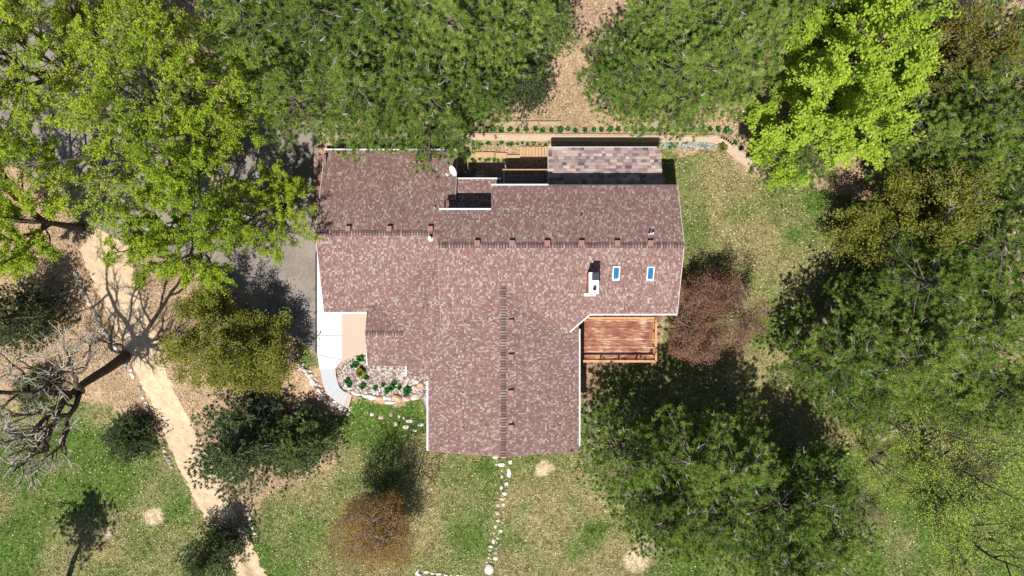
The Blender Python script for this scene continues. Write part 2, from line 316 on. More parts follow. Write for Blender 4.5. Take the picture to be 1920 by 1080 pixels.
def strip(pts, w, name, mat, parent, dz, z=None):
    V = []; F = []
    for i, p in enumerate(pts):
        a = G(*p); b = G(*pts[min(i + 1, len(pts) - 1)]); c = G(*pts[max(i - 1, 0)]); d = Vector((b[0] - c[0], b[1] - c[1], 0)).normalized(); n = Vector((-d.y, d.x, 0)) * w / 2 * (0.7 + 0.6 * rng.random())
        V += [(a[0] + n.x, a[1] + n.y, a[2] + dz), (a[0] - n.x, a[1] - n.y, a[2] + dz)]
        if i: F.append([2 * i - 2, 2 * i - 1, 2 * i + 1, 2 * i])
    return ob(name, mk(name, V, [F]), mat, parent)
def wig(a, b, n, amp):
    return [(a[0] + (b[0] - a[0]) * t + rng.normal(0, amp), a[1] + (b[1] - a[1]) * t + rng.normal(0, amp)) for t in np.linspace(0, 1, n)]
for a, b in (((538, 462), (594, 455)), ((505, 500), (597, 541)), ((528, 357), (596, 353)), ((440, 480), (508, 502))):
    strip(wig(a, b, 12, .8), 0.13, 'crack_sealant', M['sealant'], drive, 0.017)
# gravel track, wavy edged, running downhill
lft = np.array([(168, 430), (150, 470), (176, 530), (205, 595), (238, 665), (266, 725), (302, 800), (337, 880), (372, 950), (412, 1010), (452, 1100), (500, 1200)], float)
rgt = np.array([(250, 430), (238, 470), (258, 530), (280, 595), (300, 665), (330, 740), (368, 810), (402, 880), (436, 950), (468, 1010), (505, 1100), (555, 1200)], float)
def resample(p, n):
    d = np.concatenate([[0], np.cumsum(np.hypot(*np.diff(p, axis=0).T))]); t = np.linspace(0, d[-1], n); return np.stack([np.interp(t, d, p[:, 0]), np.interp(t, d, p[:, 1])], 1)
n_, m_ = 150, 13
A = resample(lft, n_) + rng.normal(0, 2.6, (n_, 1)) * [1, .3]; B = resample(rgt, n_) + rng.normal(0, 3, (n_, 1)) * [1, .3]
V = []; C = []
for i in range(n_):
    for j in range(m_):
        t = j / (m_ - 1); q = A[i] * (1 - t) + B[i] * t; p = G(*q, 0.022); edge = 0.03 if j in (0, m_ - 1) else 0
        V.append((p[0], p[1], p[2] - edge - 0.02 * math.exp(-((t - .28) / .12) ** 2) - 0.02 * math.exp(-((t - .74) / .12) ** 2)))
        mid = math.exp(-((t - .5) / .13) ** 2) * min(1, max(0, (i - 95) / 25)); mid *= 0.9 * (0.4 + rng.random() * .6)
        C.append(np.array([.50, .375, .25]) * (0.86 + .28 * rng.random()) * (1 - mid) + np.array([.20, .17, .08]) * mid)
I = np.arange(n_ * m_).reshape(n_, m_)
track = ob('gravel_track', mk('gravel_track', V, [np.stack([I[:-1, :-1], I[1:, :-1], I[1:, 1:], I[:-1, 1:]], -1).reshape(-1, 4)], {'col': C}, smooth=True), colattr('sandy_gravel', sc=16, var=.22, bump=.5, sc2=2.5, var2=.16), kind='structure')
# ------------------------------------------------------------------ house
house = ob('house', None, label='sprawling house with reddish brown shingled roofs, skylights and brick chimney', cat='house', loc=(0, 0, 0))
PAL = np.array([[.225, .112, .100], [.255, .132, .118], [.185, .094, .086], [.28, .155, .138], [.235, .155, .135], [.37, .29, .24], [.45, .37, .31], [.31, .225, .19], [.135, .078, .072]])
PW = np.array([.17, .18, .10, .12, .11, .13, .07, .10, .02]); PW = PW / PW.sum(); PAL = (PAL * .78 + PAL.mean(0) * .22) * np.array([.86, .87, .91])
def shingles(name, O, u, v, nrm, rows, rng_u, parent, expo=0.135, pal=PAL, w=PW, wr=(.05, .135), th=.006):
    """courses of single tabs: rng_u(s) gives the run of each course at distance s up the slope"""
    O = np.array(O, float); u = np.array(u, float); v = np.array(v, float); nr = np.array(nrm, float); V = []; Cc = []; base = 0
    n = int(rows / expo)
    expo = rows / n
    for i in range(n):
        s0 = i * expo; a, b = rng_u(s0 + expo * .5)
        if b - a < .05: continue
        ws = rng.uniform(wr[0], wr[1], int((b - a) / ((wr[0] + wr[1]) / 2) * 1.35) + 6); e = a - rng.random() * .3 + np.cumsum(ws); e = np.concatenate([[a], e[(e > a + .04) & (e < b - .04)], [b]])
        x0 = e[:-1]; x1 = e[1:]; k = len(x0); up = rng.uniform(.55, 1.3, k) * th; lay = (rng.random(k) < .42) * th * .8
        f = O + u * x0[:, None] + v * s0; g = O + u * (x1[:, None] - .007) + v * s0; h = v * (expo * .955)
        up2 = nr * (up + lay)[:, None]; bk = nr * (.002 + lay)[:, None]
        tops = np.stack([f + up2, g + up2, g + h + bk, f + h + bk, f - nr * .01, g - nr * .01], 1)
        V.append(tops.reshape(-1, 3)); c = pal[rng.choice(len(pal), k, p=w)] * rng.uniform(.88, 1.12, (k, 1)); Cc.append(np.repeat(c, 6, 0))
    V = np.concatenate(V); Cc = np.concatenate(Cc); k = len(V) // 6; b = np.arange(k)[:, None] * 6
    F = np.concatenate([b + [0, 1, 2, 3], b + [4, 5, 1, 0]])
    return ob('shingles', mk(name, V, [F], {'col': Cc}), M['shingle'], parent, kind='stuff')
SL = []
def slope(zf_line, kind, poly, parent=house, thick=0.16, **kk):
    """roof plane. kind 'S','N','E','W' = the way it faces. zf(X,Y) height; poly outline (X,Y)"""
    m = MB(); n = len(poly); top = [(x, y, zf_line(x, y) - .006) for x, y in poly]; bot = [(x, y, zf_line(x, y) - thick) for x, y in poly]
    m.add(top + bot, [tuple(range(n)), tuple(range(n, 2 * n))[::-1]] + [(i, n + i, n + (i + 1) % n, (i + 1) % n) for i in range(n)])
    o = m.ob('roof_slope', M['underlay'], parent); xs = [p[0] for p in poly]; ys = [p[1] for p in poly]
    gxx = zf_line(1, 0) - zf_line(0, 0); gyy = zf_line(0, 1) - zf_line(0, 0); g = gxx if kind in 'EW' else gyy; sc = math.hypot(1, g)
    if kind in 'SN':
        y0 = min(ys) if kind == 'S' else max(ys); s = 1 if kind == 'S' else -1
        O = (0, y0, zf_line(0, y0)); u = (1, 0, 0); v = (0, s / sc, abs(g) / sc); tot = (max(ys) - min(ys)) * sc
        def rg(d):
            y = y0 + s * d / sc; return crossing(poly, y, 1)
    else:
        x0 = min(xs) if kind == 'W' else max(xs); s = 1 if kind == 'W' else -1
        O = (x0, 0, zf_line(x0, 0)); u = (0, 1, 0); v = (s / sc, 0, abs(g) / sc); tot = (max(xs) - min(xs)) * sc
        def rg(d):
            x = x0 + s * d / sc; return crossing(poly, x, 0)
    nr = np.array([-gxx, -gyy, 1]) / sc
    shingles('shingles', O, u, v, nr, tot, rg, o, **kk); return o
def crossing(poly, c, ax):
    r = []; n = len(poly)
    for i in range(n):
        p, q = poly[i], poly[(i + 1) % n]
        if (p[ax] > c) != (q[ax] > c): r.append(p[1 - ax] + (q[1 - ax] - p[1 - ax]) * (c - p[ax]) / (q[ax] - p[ax]))
    return (min(r), max(r)) if len(r) >= 2 else (0, 0)
# heights of the roof planes
pm, YR, ZR = .4167, 2.542, 6.322                                   # main block
zS = lambda x, y: ZR - pm * (YR - y)
zN = lambda x, y: ZR - pm * (y - YR)
XW0, XE = -4.45, 10.25; YS, YN = -1.59, 6.34
wq, XWR, ZWR = .336, -.53, 5.33                                    # front wing
zWw = lambda x, y: ZWR - wq * (XWR - x)
zWe = lambda x, y: ZWR - wq * (x - XWR)
gq, YGR, ZGR = .39, 3.433, 4.351                                   # garage
zGs = lambda x, y: ZGR - gq * (YGR - y)
zGn = lambda x, y: ZGR - gq * (y - YGR)
Ydiag = lambda px, py, z: P(px, py, z)[:2]
d1 = P(1106, 588.5, 4.6); d2 = P(1068, 620, 3.9)
slope(zS, 'S', [(XW0, YR), (XW0, -3.6), (d2[0] - 1.2, -3.6), (d2[0], d2[1]), (d1[0], YS), (XE, YS), (XE, YR)])
slope(zN, 'N', [(XW0, YR), (XE, YR), (XE, YN), (-1.27, YN), (-1.27, 4.75), (XW0, 4.75)]) if False else None
slope(zN, 'N', [(XW0, YR), (XE, YR), (XE, 4.75), (XW0, 4.75)])
slope(zN, 'N', [(-1.28, 4.75), (XE, 4.75), (XE, YN), (-1.28, YN)])
slope(zWw, 'W', [(XWR, 2.3), (-5.30, 2.3), (-5.30, -10.3), (XWR, -10.3)])
slope(zWw, 'W', [(-5.30, 2.3), (-6.74, 2.3), (-6.74, -5.65), (-5.30, -5.65)])
slope(zWw, 'W', [(-6.74, 1.4), (-9.42, -1.4), (-9.42, -5.05), (-6.74, -5.05)])
slope(zWe, 'E', [(XWR, .3), (4.23, .3), (4.23, -10.3), (XWR, -10.3)])
slope(zGs, 'S', [(-12.28, YGR), (-12.28, -1.57), (-9.0, -1.57), (-9.0, -1.57), (-4.3, -1.57), (-4.3, YGR)])
slope(zGn, 'N', [(-12.28, YGR), (-4.3, YGR), (-4.3, 5.6), (-12.28, 5.6)])
slope(zGn, 'N', [(-12.28, 5.6), (-3.62, 5.6), (-3.62, 9.04), (-12.28, 9.04)])
zD = 3.2; YD = -2.91
slope(lambda x, y: zD - .34 * (YD - y), 'S', [(-9.42, YD), (-9.42, -5.0), (-6.3, -5.0), (-6.3, YD)])
slope(lambda x, y: zD - .34 * (y - YD), 'N', [(-9.42, YD), (-6.3, YD), (-6.3, -1.2), (-9.42, -1.2)])
slope(lambda x, y: 2.5 - .5 * (-12.3 - x), 'W', [(-12.1, 2.9), (-13.02, 2.9), (-13.02, 8.7), (-12.1, 8.7)], thick=.1)
# low hall roof in the notch behind the main block
zL = lambda x, y: 3.35 - .22 * (y - 5)
slope(zL, 'N', [(-4.3, 4.6), (-1.0, 4.6), (-1.0, 7.02), (-3.3, 7.02), (-3.45, 7.02), (-3.45, 4.6)] if False else [(-4.3, 4.6), (-1.0, 4.6), (-1.0, 7.02), (-3.5, 7.02), (-3.5, 5.62), (-4.3, 5.62)])
# ridge caps
def ridgecap(a, b, wing, slope_, name='ridge_cap'):
    a = Vector(a); b = Vector(b); n = int((b - a).length / .085); V = []; F = []; C = []
    d = (b - a).normalized(); s = Vector((-d.y, d.x, 0))
    for i in range(n):
        p = a + (b - a) * (i / n); q = a + (b - a) * ((i + 1.15) / n); k = len(V)
        for pt, h in ((p, .045), (q, .022)):
            V += [tuple(pt + s * wing + Vector((0, 0, h - slope_ * wing))), tuple(pt + Vector((0, 0, h))), tuple(pt - s * wing + Vector((0, 0, h - slope_ * wing)))]
        V += [tuple(Vector(V[k + j]) - Vector((0, 0, .05))) for j in range(3)]
        F += [[k, k + 1, k + 4, k + 3], [k + 1, k + 2, k + 5, k + 4], [k + 6, k + 7, k + 1, k], [k + 7, k + 8, k + 2, k + 1]]
        c = (PAL[rng.choice([8, 2])] * rng.uniform(.5, .8)) if i % 2 else PAL[rng.choice([0, 2, 4, 7, 5])] * rng.uniform(.75, 1.1); C += [c] * 9
    return ob(name, mk(name, V, [F], {'col': C}), M['shingle'], house, kind='stuff')
ridgecap((XW0, YR, ZR), (XE, YR, ZR), .17, pm); ridgecap((-12.28, YGR, ZGR), (-4.4, YGR, ZGR), .17, gq)
ridgecap((XWR, .1, ZWR), (XWR, -10.3, ZWR), .17, wq); ridgecap((-9.42, YD, zD), (-6.9, YD, zD), .15, .34)
# gutters, fascias and rakes
def trim(a, b, w=.085, h=.12, name='gutter', mat='white', par=house): return MB().beam(a, b, w, h).ob(name, M[mat], par)
e = .06
trim((d1[0], YS - e, zS(0, YS) - .07), (XE, YS - e, zS(0, YS) - .07)); trim((d1[0], d1[1] - e, zS(0, YS) - .06), (d2[0], d2[1] - e, zS(0, d2[1]) - .06), .07)
trim((XE - 8, YN + e, zN(0, YN) - .07), (-1.28, YN + e, zN(0, YN) - .07)) ; trim((XE - 8, YN + .03, zN(0, YN) - .1), (XE, YN + .03, zN(0, YN) - .1), .05, .12, 'fascia', 'slat')
trim((XW0, 4.75 + e, zN(0, 4.75) - .05), (-1.28, 4.75 + e, zN(0, 4.75) - .05), .1)
trim((4.23 + e, -10.3, zWe(4.23, 0) - .07), (4.23 + e, -2.6, zWe(4.23, 0) - .07)); trim((-5.30 - e, -10.3, zWw(-5.3, 0) - .05), (-5.30 - e, -5.9, zWw(-5.3, 0) - .05), .1)
trim((-6.74 - e, -5.65, zWw(-6.74, 0) - .05), (-6.74 - e, -5.0, zWw(-6.74, 0) - .05)); trim((-9.42 - e, -5.05, zWw(-9.42, 0) - .05), (-9.42 - e, -1.5, zWw(-9.42, 0) - .05), .1)
trim((-12.28, -1.57 - e, zGs(0, -1.57) - .06), (-9.3, -1.57 - e, zGs(0, -1.57) - .06), .1); trim((-12.28, 9.04 + e, zGn(0, 9.04) - .05), (-3.62, 9.04 + e, zGn(0, 9.04) - .05))
trim((-3.5, 7.02 + e, zL(0, 7.02) - .05), (-.7, 7.02 + e, zL(0, 7.02) - .05)); trim((XWR, -10.32, ZWR - .1), (4.23, -10.32, zWe(4.23, 0) - .1), .04, .16, 'fascia', 'vent'); trim((XWR, -10.32, ZWR - .1), (-5.3, -10.32, zWw(-5.3, 0) - .1), .04, .16, 'fascia', 'vent')
for s_, f in (((XE + .02, YS), zS), ((XE + .02, YN), zN)): trim((XE + .02, YR, ZR - .1), (s_[0], s_[1], f(0, s_[1]) - .1), .04, .16, 'fascia', 'soffit')
for yy, f in ((-1.57, zGs), (9.04, zGn)): trim((-12.30, YGR, ZGR - .1), (-12.30, yy, f(0, yy) - .1), .04, .16, 'fascia', 'soffit')
trim((-3.60, 5.6, zGn(0, 5.6) - .1), (-3.60, 9.04, zGn(0, 9.04) - .1), .04, .16, 'fascia', 'soffit')
for X_, Y0, Y1 in ((XW0 + .01, YR, -3.6),): trim((X_, YR, ZR - .1), (X_, -3.3, zS(0, -3.3) - .1), .04, .15, 'fascia', 'soffit')
# walls
def gable_x(x0, x1, y0, y1, yr, f0, f1, zb, zr, drop=.2):
    m = MB(); a = [(y0, zb), (y1, zb), (y1, f1(0, y1) - drop), (yr, zr - drop), (y0, f0(0, y0) - drop)]
    m.add([(x0, y, z) for y, z in a] + [(x1, y, z) for y, z in a], [(0, 1, 2, 3, 4), (9, 8, 7, 6, 5)] + [(i, 5 + i, 5 + (i + 1) % 5, (i + 1) % 5) for i in range(5)])
    return m.ob('wall', M['wall'], house)
gable_x(-4.3, 9.85, -1.2, 5.9, YR, zS, zN, -1.7, ZR) if False else None
gable_x(-1.1, 9.85, -1.15, 5.9, YR, zS, zN, -1.7, ZR); gable_x(-4.3, -1.1, -1.15, 4.5, YR, zS, zN, -1.7, ZR)
gable_x(-11.9, -4.25, -1.2, 8.6, YGR, zGs, zGn, -.3, ZGR)
m = MB(); a = [(-4.9, -1.9), (3.8, -1.9), (3.8, zWe(3.8, 0) - .2), (XWR, ZWR - .2), (-4.9, zWw(-4.9, 0) - .2)]
m.add([(x, -9.9, z) for x, z in a] + [(x, -1.2, z) for x, z in a], [(4, 3, 2, 1, 0), (5, 6, 7, 8, 9)] + [(i, (i + 1) % 5, 5 + (i + 1) % 5, 5 + i) for i in range(5)]); m.ob('wall', M['wall'], house)
MB().box(-8.6, -4.9, -4.6, -1.2, -1.2, 2.35).ob('wall', M['wall'], house); MB().box(-6.4, -4.9, -5.3, -4.6, -1.6, 2.9).ob('wall', M['wall'], house)
MB().box(-4.25, -1.1, 4.5, 6.7, -.2, zL(0, 6.7) - .2).ob('wall', M['wall'], house)
for x0, x1, z0, z1 in ((1.0, 2.6, .2, 1.8), (-3.6, -2.0, .2, 1.8)):
    w_ = MB().box(x0 - .08, x1 + .08, -9.96, -9.88, z0 - .08, z1 + .08).ob('window', M['white'], house); MB().box(x0, x1, -9.975, -9.955, z0, z1).ob('pane', M['glass'], w_)
gd = MB().box(-11.97, -11.88, 1.0, 6.0, 0.02, 2.1).ob('garage_door', M['white'], house)
# roof furniture
def vent(px, py, f, ns=True):
    z = 5.0
    for _ in range(5): x, y, _q = P(px, py, z); z = f(x, y)
    m = MB(); m.box(x - .17, x + .17, y - .17, y + .17, z - .12, z + .20); m.ob('roof_vent', M['vent'], house, bevel=.02)
for px in (653, 730, 807): vent(px, 429, zGn)
for px in (895, 960, 1026, 1090, 1157, 1219): vent(px, 456, zN)
for py in (604, 669, 736, 801): vent(958, py, zWe)
def pipe(px, py, f, h, r, mat, tilt=(0, 0)):
    z = 5.0
    for _ in range(5): x, y, _q = P(px, py, z); z = f(x, y)
    m = MB(); m.cyl((x, y, z - .1), (x + tilt[0], y + tilt[1], z + h), r, r, 12); m.cyl((x, y, z - .06), (x, y, z + .05), r * 2.0, r * 1.3, 12); return m.ob('vent_pipe', M[mat], house)
pipe(807, 447, zGs, .5, .10, 'white'); pipe(1089, 407, zN, .35, .05, 'pipe'); pipe(1217, 439, zN, .45, .05, 'plastic'); pipe(1223, 438, zN, .3, .06, 'plastic'); pipe(869, 802, zWw, .3, .035, 'pipe'); pipe(815, 390, zN if False else zGn, .3, .04, 'plastic')
for px, py, a in ((1155, 513, 0), (1219, 513.5, 0)):
    z = 5.5
    for _ in range(5): x, y, _q = P(px, py, z); z = zS(x, y)
    hw, hh = .22, .46; c = math.cos(math.atan(pm))
    def q(dx, dy, dz): return (x + dx, y + dy * c, zS(x, y + dy * c) + dz)
    sk = MB()
    for x0, x1, y0, y1 in ((-hw, -hw + .06, -hh, hh), (hw - .06, hw, -hh, hh), (-hw + .06, hw - .06, hh - .06, hh), (-hw + .06, hw - .06, -hh, -hh + .12)):
        sk.add([q(x0, y0, -.05), q(x1, y0, -.05), q(x1, y1, -.05), q(x0, y1, -.05), q(x0, y0, .11), q(x1, y0, .11), q(x1, y1, .11), q(x0, y1, .11)], [(3, 2, 1, 0), (4, 5, 6, 7), (0, 1, 5, 4), (1, 2, 6, 5), (2, 3, 7, 6), (3, 0, 4, 7)])
    so_ = sk.ob('skylight', M['white'], house)
    gl = MB(); gl.add([q(-hw + .05, -hh + .1, .085), q(hw - .05, -hh + .1, .085), q(hw - .05, hh - .05, .085), q(-hw + .05, hh - .05, .085)], [(0, 1, 2, 3)]); gl.ob('pane', M['glass'], so_)
# chimney
zt = 7.0; cx0, cy0, _ = P(1104.5, 551, zt); cx1, cy1, _ = P(1122.5, 511, zt)
ch = MB().box(cx0 + .02, cx1 - .02, cy0 + .02, cy1 - .02, 4.2, zt - .08).ob('chimney', M['brick'], house)
MB().box(cx0 - .02, cx1 + .02, cy0 - .02, cy1 + .02, zt - .085, zt).ob('chimney_crown', M['cap'], ch, bevel=.015)
MB().box(cx0 - .12, cx1 + .05, cy0 - .16, cy0 + .02, 4.3, zS(0, cy0) + .1).ob('flashing', M['cap'], ch)
fx = (cx0 + cx1) / 2
m = MB(); m.box(fx - .10, fx + .22, cy1 - .42, cy1 - .10, zt - .01, zt + .35); m.box(fx - .15, fx + .26, cy1 - .46, cy1 - .05, zt + .35, zt + .40); m.ob('flue_cap', M['darkmetal'], ch, bevel=.01)
m = MB(); m.cyl((fx + .03, cy0 + .3, zt - .01), (fx + .03, cy0 + .3, zt + .22), .10, .10, 12, False); m.cyl((fx + .03, cy0 + .3, zt + .02), (fx + .03, cy0 + .3, zt + .03), .095, .095, 12); m.ob('flue_pipe', M['darkmetal'], ch)
# satellite dish on the garage roof
dx, dy, _ = P(851, 322, 3.3); dz0 = zGn(dx, dy)
dish = ob('satellite_dish', None, label='white satellite dish on the garage roof edge', cat='satellite dish', loc=(dx, dy, dz0))
nrm = Vector((-.62, -.42, .35)).normalized(); t1 = nrm.cross(Vector((0, 0, 1))).normalized(); t2 = nrm.cross(t1); cen = Vector((0.03, 0.05, .75)); V = []; F = []
for j in range(7):
    for i in range(20):
        r = .40 * j / 6 if j else 1e-3; q = 2 * math.pi * i / 20; V.append(tuple(cen + t1 * (r * math.cos(q)) * .92 + t2 * (r * math.sin(q)) * 1.08 + nrm * (r * r * .55)))
for j in range(6):
    for i in range(20): F.append([j * 20 + i, j * 20 + (i + 1) % 20, (j + 1) * 20 + (i + 1) % 20, (j + 1) * 20 + i])
ob('dish', mk('dish', V, [F], smooth=True), M['white'], dish)
m = MB(); m.cyl((0, 0, -.05), (0.02, .05, .55), .03); m.cyl((.02, .05, .55), tuple(cen), .03); m.box(-.1, .1, -.1, .1, -.06, .03); m.ob('mast', M['plastic'], dish)
m = MB(); tip = cen + nrm * .52 - t2 * -.15; m.cyl(tuple(cen - t2 * -.36 + nrm * .05), tuple(tip), .018); m.beam(tuple(tip + t1 * .11), tuple(tip - t1 * .11), .07, .07); m.ob('feed_arm', M['white'], dish)
# ------------------------------------------------------------------ shed with its own mottled shingles
shed = ob('garden_shed', None, label='low lean-to shed with mottled grey and tan shingles behind the house', cat='shed', loc=(0, 0, 0))
yA, yB = 9.22, 6.30; zsh = lambda x, y: 2.18 + (yA - y) * .30
xa, xb = P(1028, 0, 2.2)[0], P(1238.5, 0, 2.2)[0]
rs = MB(); rs.add([(xa, yA, zsh(0, yA) - .006), (xb, yA, zsh(0, yA) - .006), (xb, yB, zsh(0, yB) - .006), (xa, yB, zsh(0, yB) - .006), (xa, yA, zsh(0, yA) - .16), (xb, yA, zsh(0, yA) - .16), (xb, yB, zsh(0, yB) - .16), (xa, yB, zsh(0, yB) - .16)],
       [(3, 2, 1, 0), (4, 5, 6, 7), (0, 1, 5, 4), (1, 2, 6, 5), (2, 3, 7, 6), (3, 0, 4, 7)])
sr = rs.ob('roof', M['soffit'], shed)
SPAL = [(.30, .22, .21), (.17, .13, .14), (.42, .32, .28), (.24, .165, .16), (.36, .27, .25), (.10, .085, .10), (.46, .38, .34), (.27, .24, .25)]
scl = math.hypot(1, .3); tot = (yA - yB) * scl; rows = 14; ex = tot / rows; smesh = {}
for r in range(rows):
    x = xa
    while x < xb - .02:
        wd = [.24, .30, .36, .44][rng.integers(4)]; wd = min(wd, xb - x)
        if xb - x - wd < .12: wd = xb - x
        key = (round(wd, 3), int(rng.choice(8, p=[.2, .11, .13, .18, .15, .06, .07, .10])))
        if key not in smesh:
            t = .022; V = [(0, 0, t), (key[0] - .008, 0, t), (key[0] - .008, -ex * 1.05, .004), (0, -ex * 1.05, .004), (0, 0, -.008), (key[0] - .008, 0, -.008), (key[0] - .008, -ex * 1.05, -.008), (0, -ex * 1.05, -.008)]
            smesh[key] = mk('shingle', V, [[(3, 2, 1, 0), (0, 1, 5, 4), (1, 2, 6, 5), (3, 0, 4, 7)]], {'col': [SPAL[key[1]]] * 8}); smesh[key].materials.append(M['shingle'])
        y = yA - r * ex / scl
        o = ob('shingle', smesh[key], None, sr, loc=(x, y, zsh(0, y) + rng.uniform(0, .006))); o.rotation_euler = (-math.atan(.30), 0, 0); x += wd
MB().box(xa + .25, xb - .25, yB + .1, yA - .3, -.1, 1.95).ob('wall', M['wall'], shed)
MB().beam((xa, yA + .03, zsh(0, yA) - .06), (xb, yA + .03, zsh(0, yA) - .06), .05, .12).ob('fascia', M['white'], shed); MB().beam((xa - .03, yA, zsh(0, yA) - .06), (xa - .03, yB, zsh(0, yB) - .06), .05, .12).ob('fascia', M['soffit'], shed)
# glazed steel porch frame beside the shed
px0, py1, _ = P(945, 318, 2.5); px1, py0, _ = P(1027, 346, 2.5)
fr = ob('porch_frame', None, label='dark metal framed glazed porch between house and shed', cat='porch', loc=(px0, py0, 0))
wX, wY = px1 - px0, py1 - py0
for i, x in enumerate((0, .34, 1.15, 1.95, wX - .1)):
    MB().beam((x, 0, 2.5), (x, wY, 2.4), .06, .06).ob('rafter', M['plastic'] if i == 0 else M['slat'], fr)
MB().beam((-.1, wY, 2.4), (wX, wY, 2.4), .09, .09).ob('beam', M['timber'], fr); MB().beam((0, wY * .62, 2.43), (wX, wY * .62, 2.43), .04, .05).ob('beam', M['slat'], fr)
for x in (0, 1.15, wX - .12): MB().beam((x, wY, -.0), (x, wY, 2.36), .07, .07).ob('post', M['slat'], fr)
MB().box(-.05, wX - .02, 0.0, wY - .06, -.02, .04).ob('floor_slab', M['membrane'], fr)
# two patio chairs in the shaded court
for i, (cx_, cy_) in enumerate(((876, 331), (901, 331))):
    x, y, z = G(cx_, cy_); cobj = ob('patio_chair', None, label=('dark' if i == 0 else 'pale grey') + ' patio chair in the shaded court behind the house', cat='chair', group='patio chairs in the court', loc=(x, y - .15, 0))
    mat = M['slat'] if i == 0 else M['plastic']
    MB().box(-.25, .25, -.25, .22, .40, .44).ob('seat', mat, cobj)
    m = MB(); pts = [(-.28, -.2, .66), (-.27, .2, .75), (-.16, .32, .85), (.16, .32, .85), (.27, .2, .75), (.28, -.2, .66)]
    for a_, b_ in zip(pts[:-1], pts[1:]): m.cyl(a_, b_, .028, .028, 6)
    m.ob('backrest', mat, cobj)
    for sx in (-.24, .24):
        for sy in (-.2, .2): MB().cyl((sx, sy, -.02), (sx, sy, .72 if True else .4), .02, .02, 6).ob('leg', mat, cobj)
# ------------------------------------------------------------------ deck
zd = .5
ax0, ay1, _ = P(1092, 590, zd); ax1, ay0, _ = P(1226, 676.5, zd); ax0 -= .5; ay1 += .35
deck = ob('wooden_deck', None, label='weathered red stained wooden deck with railings on two storeys of posts', cat='deck', loc=(0, 0, 0)); deck['label'] = 'weathered red stained wooden deck with open railings beside the house'
nb = 25; bw = (ay1 - ay0) / nb
for i in range(nb):
    y = ay0 + i * bw
    MB().box(ax0, ax1 + rng.normal(0, .01), y + .006, y + bw - .008, zd - .04, zd + rng.uniform(-.003, .004)).ob('board', M['deck'], deck)
MB().box(ax0, ax1 - .03, ay0 + .04, ay0 + .10, zd - .30, zd - .045).ob('rim_joist', M['rail'], deck); MB().box(ax1 - .1, ax1 - .04, ay0 + .11, ay1, zd - .30, zd - .045).ob('rim_joist', M['rail'], deck)
for x in (ax0 + .2, ax1 - .2):
    for y in (ay0 + .25, ay1 - .3): MB().box(x - .07, x + .07, y - .07, y + .07, float(gz(x, y)) - .2, zd - .045).ob('leg', M['rail'], deck)
rh = zd + .82
def rail_run(a, b, n, nm='railing'):
    a = Vector(a); b = Vector(b); r = MB().beam((a.x, a.y, rh), (b.x, b.y, rh), .14, .045).ob(nm, M['rail'], deck)
    MB().beam((a.x, a.y, rh - .08), (b.x, b.y, rh - .08), .05, .09).ob('rail', M['rail'], r)
    MB().beam((a.x, a.y, zd + .12), (b.x, b.y, zd + .12), .05, .07).ob('rail', M['rail'], r)
    for i in range(n):
        p = a + (b - a) * (i / (n - 1)); MB().box(p.x - .045, p.x + .045, p.y - .045, p.y + .045, zd - .3, rh - .02).ob('post', M['rail'], r)
rail_run((ax0 + .45, ay0 + .05, 0), (ax1 - .03, ay0 + .05, 0), 5); rail_run((ax1 - .03, ay0 + .05, 0), (ax1 - .03, ay1 - .55, 0), 4); rail_run((ax0 + .8, ay1 - .55, 0), (ax1 + .25, ay1 - .55, 0), 5)
# ------------------------------------------------------------------ front walk, steps, bed
walk = ob('walkway', None, kind='structure')
for pts in ([(594, 470), (642, 470), (642, 629), (594, 628)], [(594, 629), (642, 630), (642, 674.5), (595, 664)], [(595, 665), (641.5, 675.5), (630, 689.5), (600, 691.5), (598, 680)]):
    pp = [G(*p) for p in pts]; m = MB(); m.prism([p[:2] for p in pp], -.1, .03); m.ob('slab', M['concrete'], walk)
pp = [G(*p) for p in [(642.6, 470), (700, 470), (700, 640), (690, 665), (668, 666), (650, 674), (642.6, 682)]]
MB().prism([p[:2] for p in pp], -.1, .034).ob('slab', M['tanslab'], walk)
steps = ob('concrete_steps', None, label='grey curved concrete steps going down to the lawn', cat='steps', loc=(0, 0, 0))
inner = [(629, 690), (630, 705), (633, 717), (637, 727), (643, 733), (648, 735.5), (654, 738), (660, 741)]
outer = [(600, 691.5), (604, 716), (612, 738), (622, 746), (629, 752), (636, 757), (645, 762), (653, 766)]
zz = -.02
for i in range(7):
    pz = zz - [0, .0, .10, .22, .34, .46, .58][i]
    q_ = [P(*inner[i], pz), P(*inner[i + 1], pz), P(*outer[i + 1], pz), P(*outer[i], pz)]
    MB().prism([p[:2] for p in q_], pz - .5, pz + (.0 if i == 0 else 0.001 * i)).ob('step', M['graystep'] if i < 6 else M['tanslab'], steps)
bed = MB(); bp = [P(*p, .02) for p in [(690, 664), (672, 664), (655, 671), (640, 682), (631, 694), (633, 715), (645, 731), (664, 739), (700, 747), (740, 752), (780, 748), (798, 735), (806, 715), (806, 690), (762, 686), (762, 600), (690, 600)]]
bed.prism([p[:2] for p in bp], -1.2, .016); ob_ = bed.ob('planting_bed', M['pebble'], kind='structure')
b2 = MB(); bp = [P(*p, -.6) for p in [(790, 748), (806, 722), (812, 722), (812, 775), (800, 765)]]; b2.prism([p[:2] for p in bp], -1.2, -.55); b2.ob('gravel_strip', M['pebble'], kind='structure')
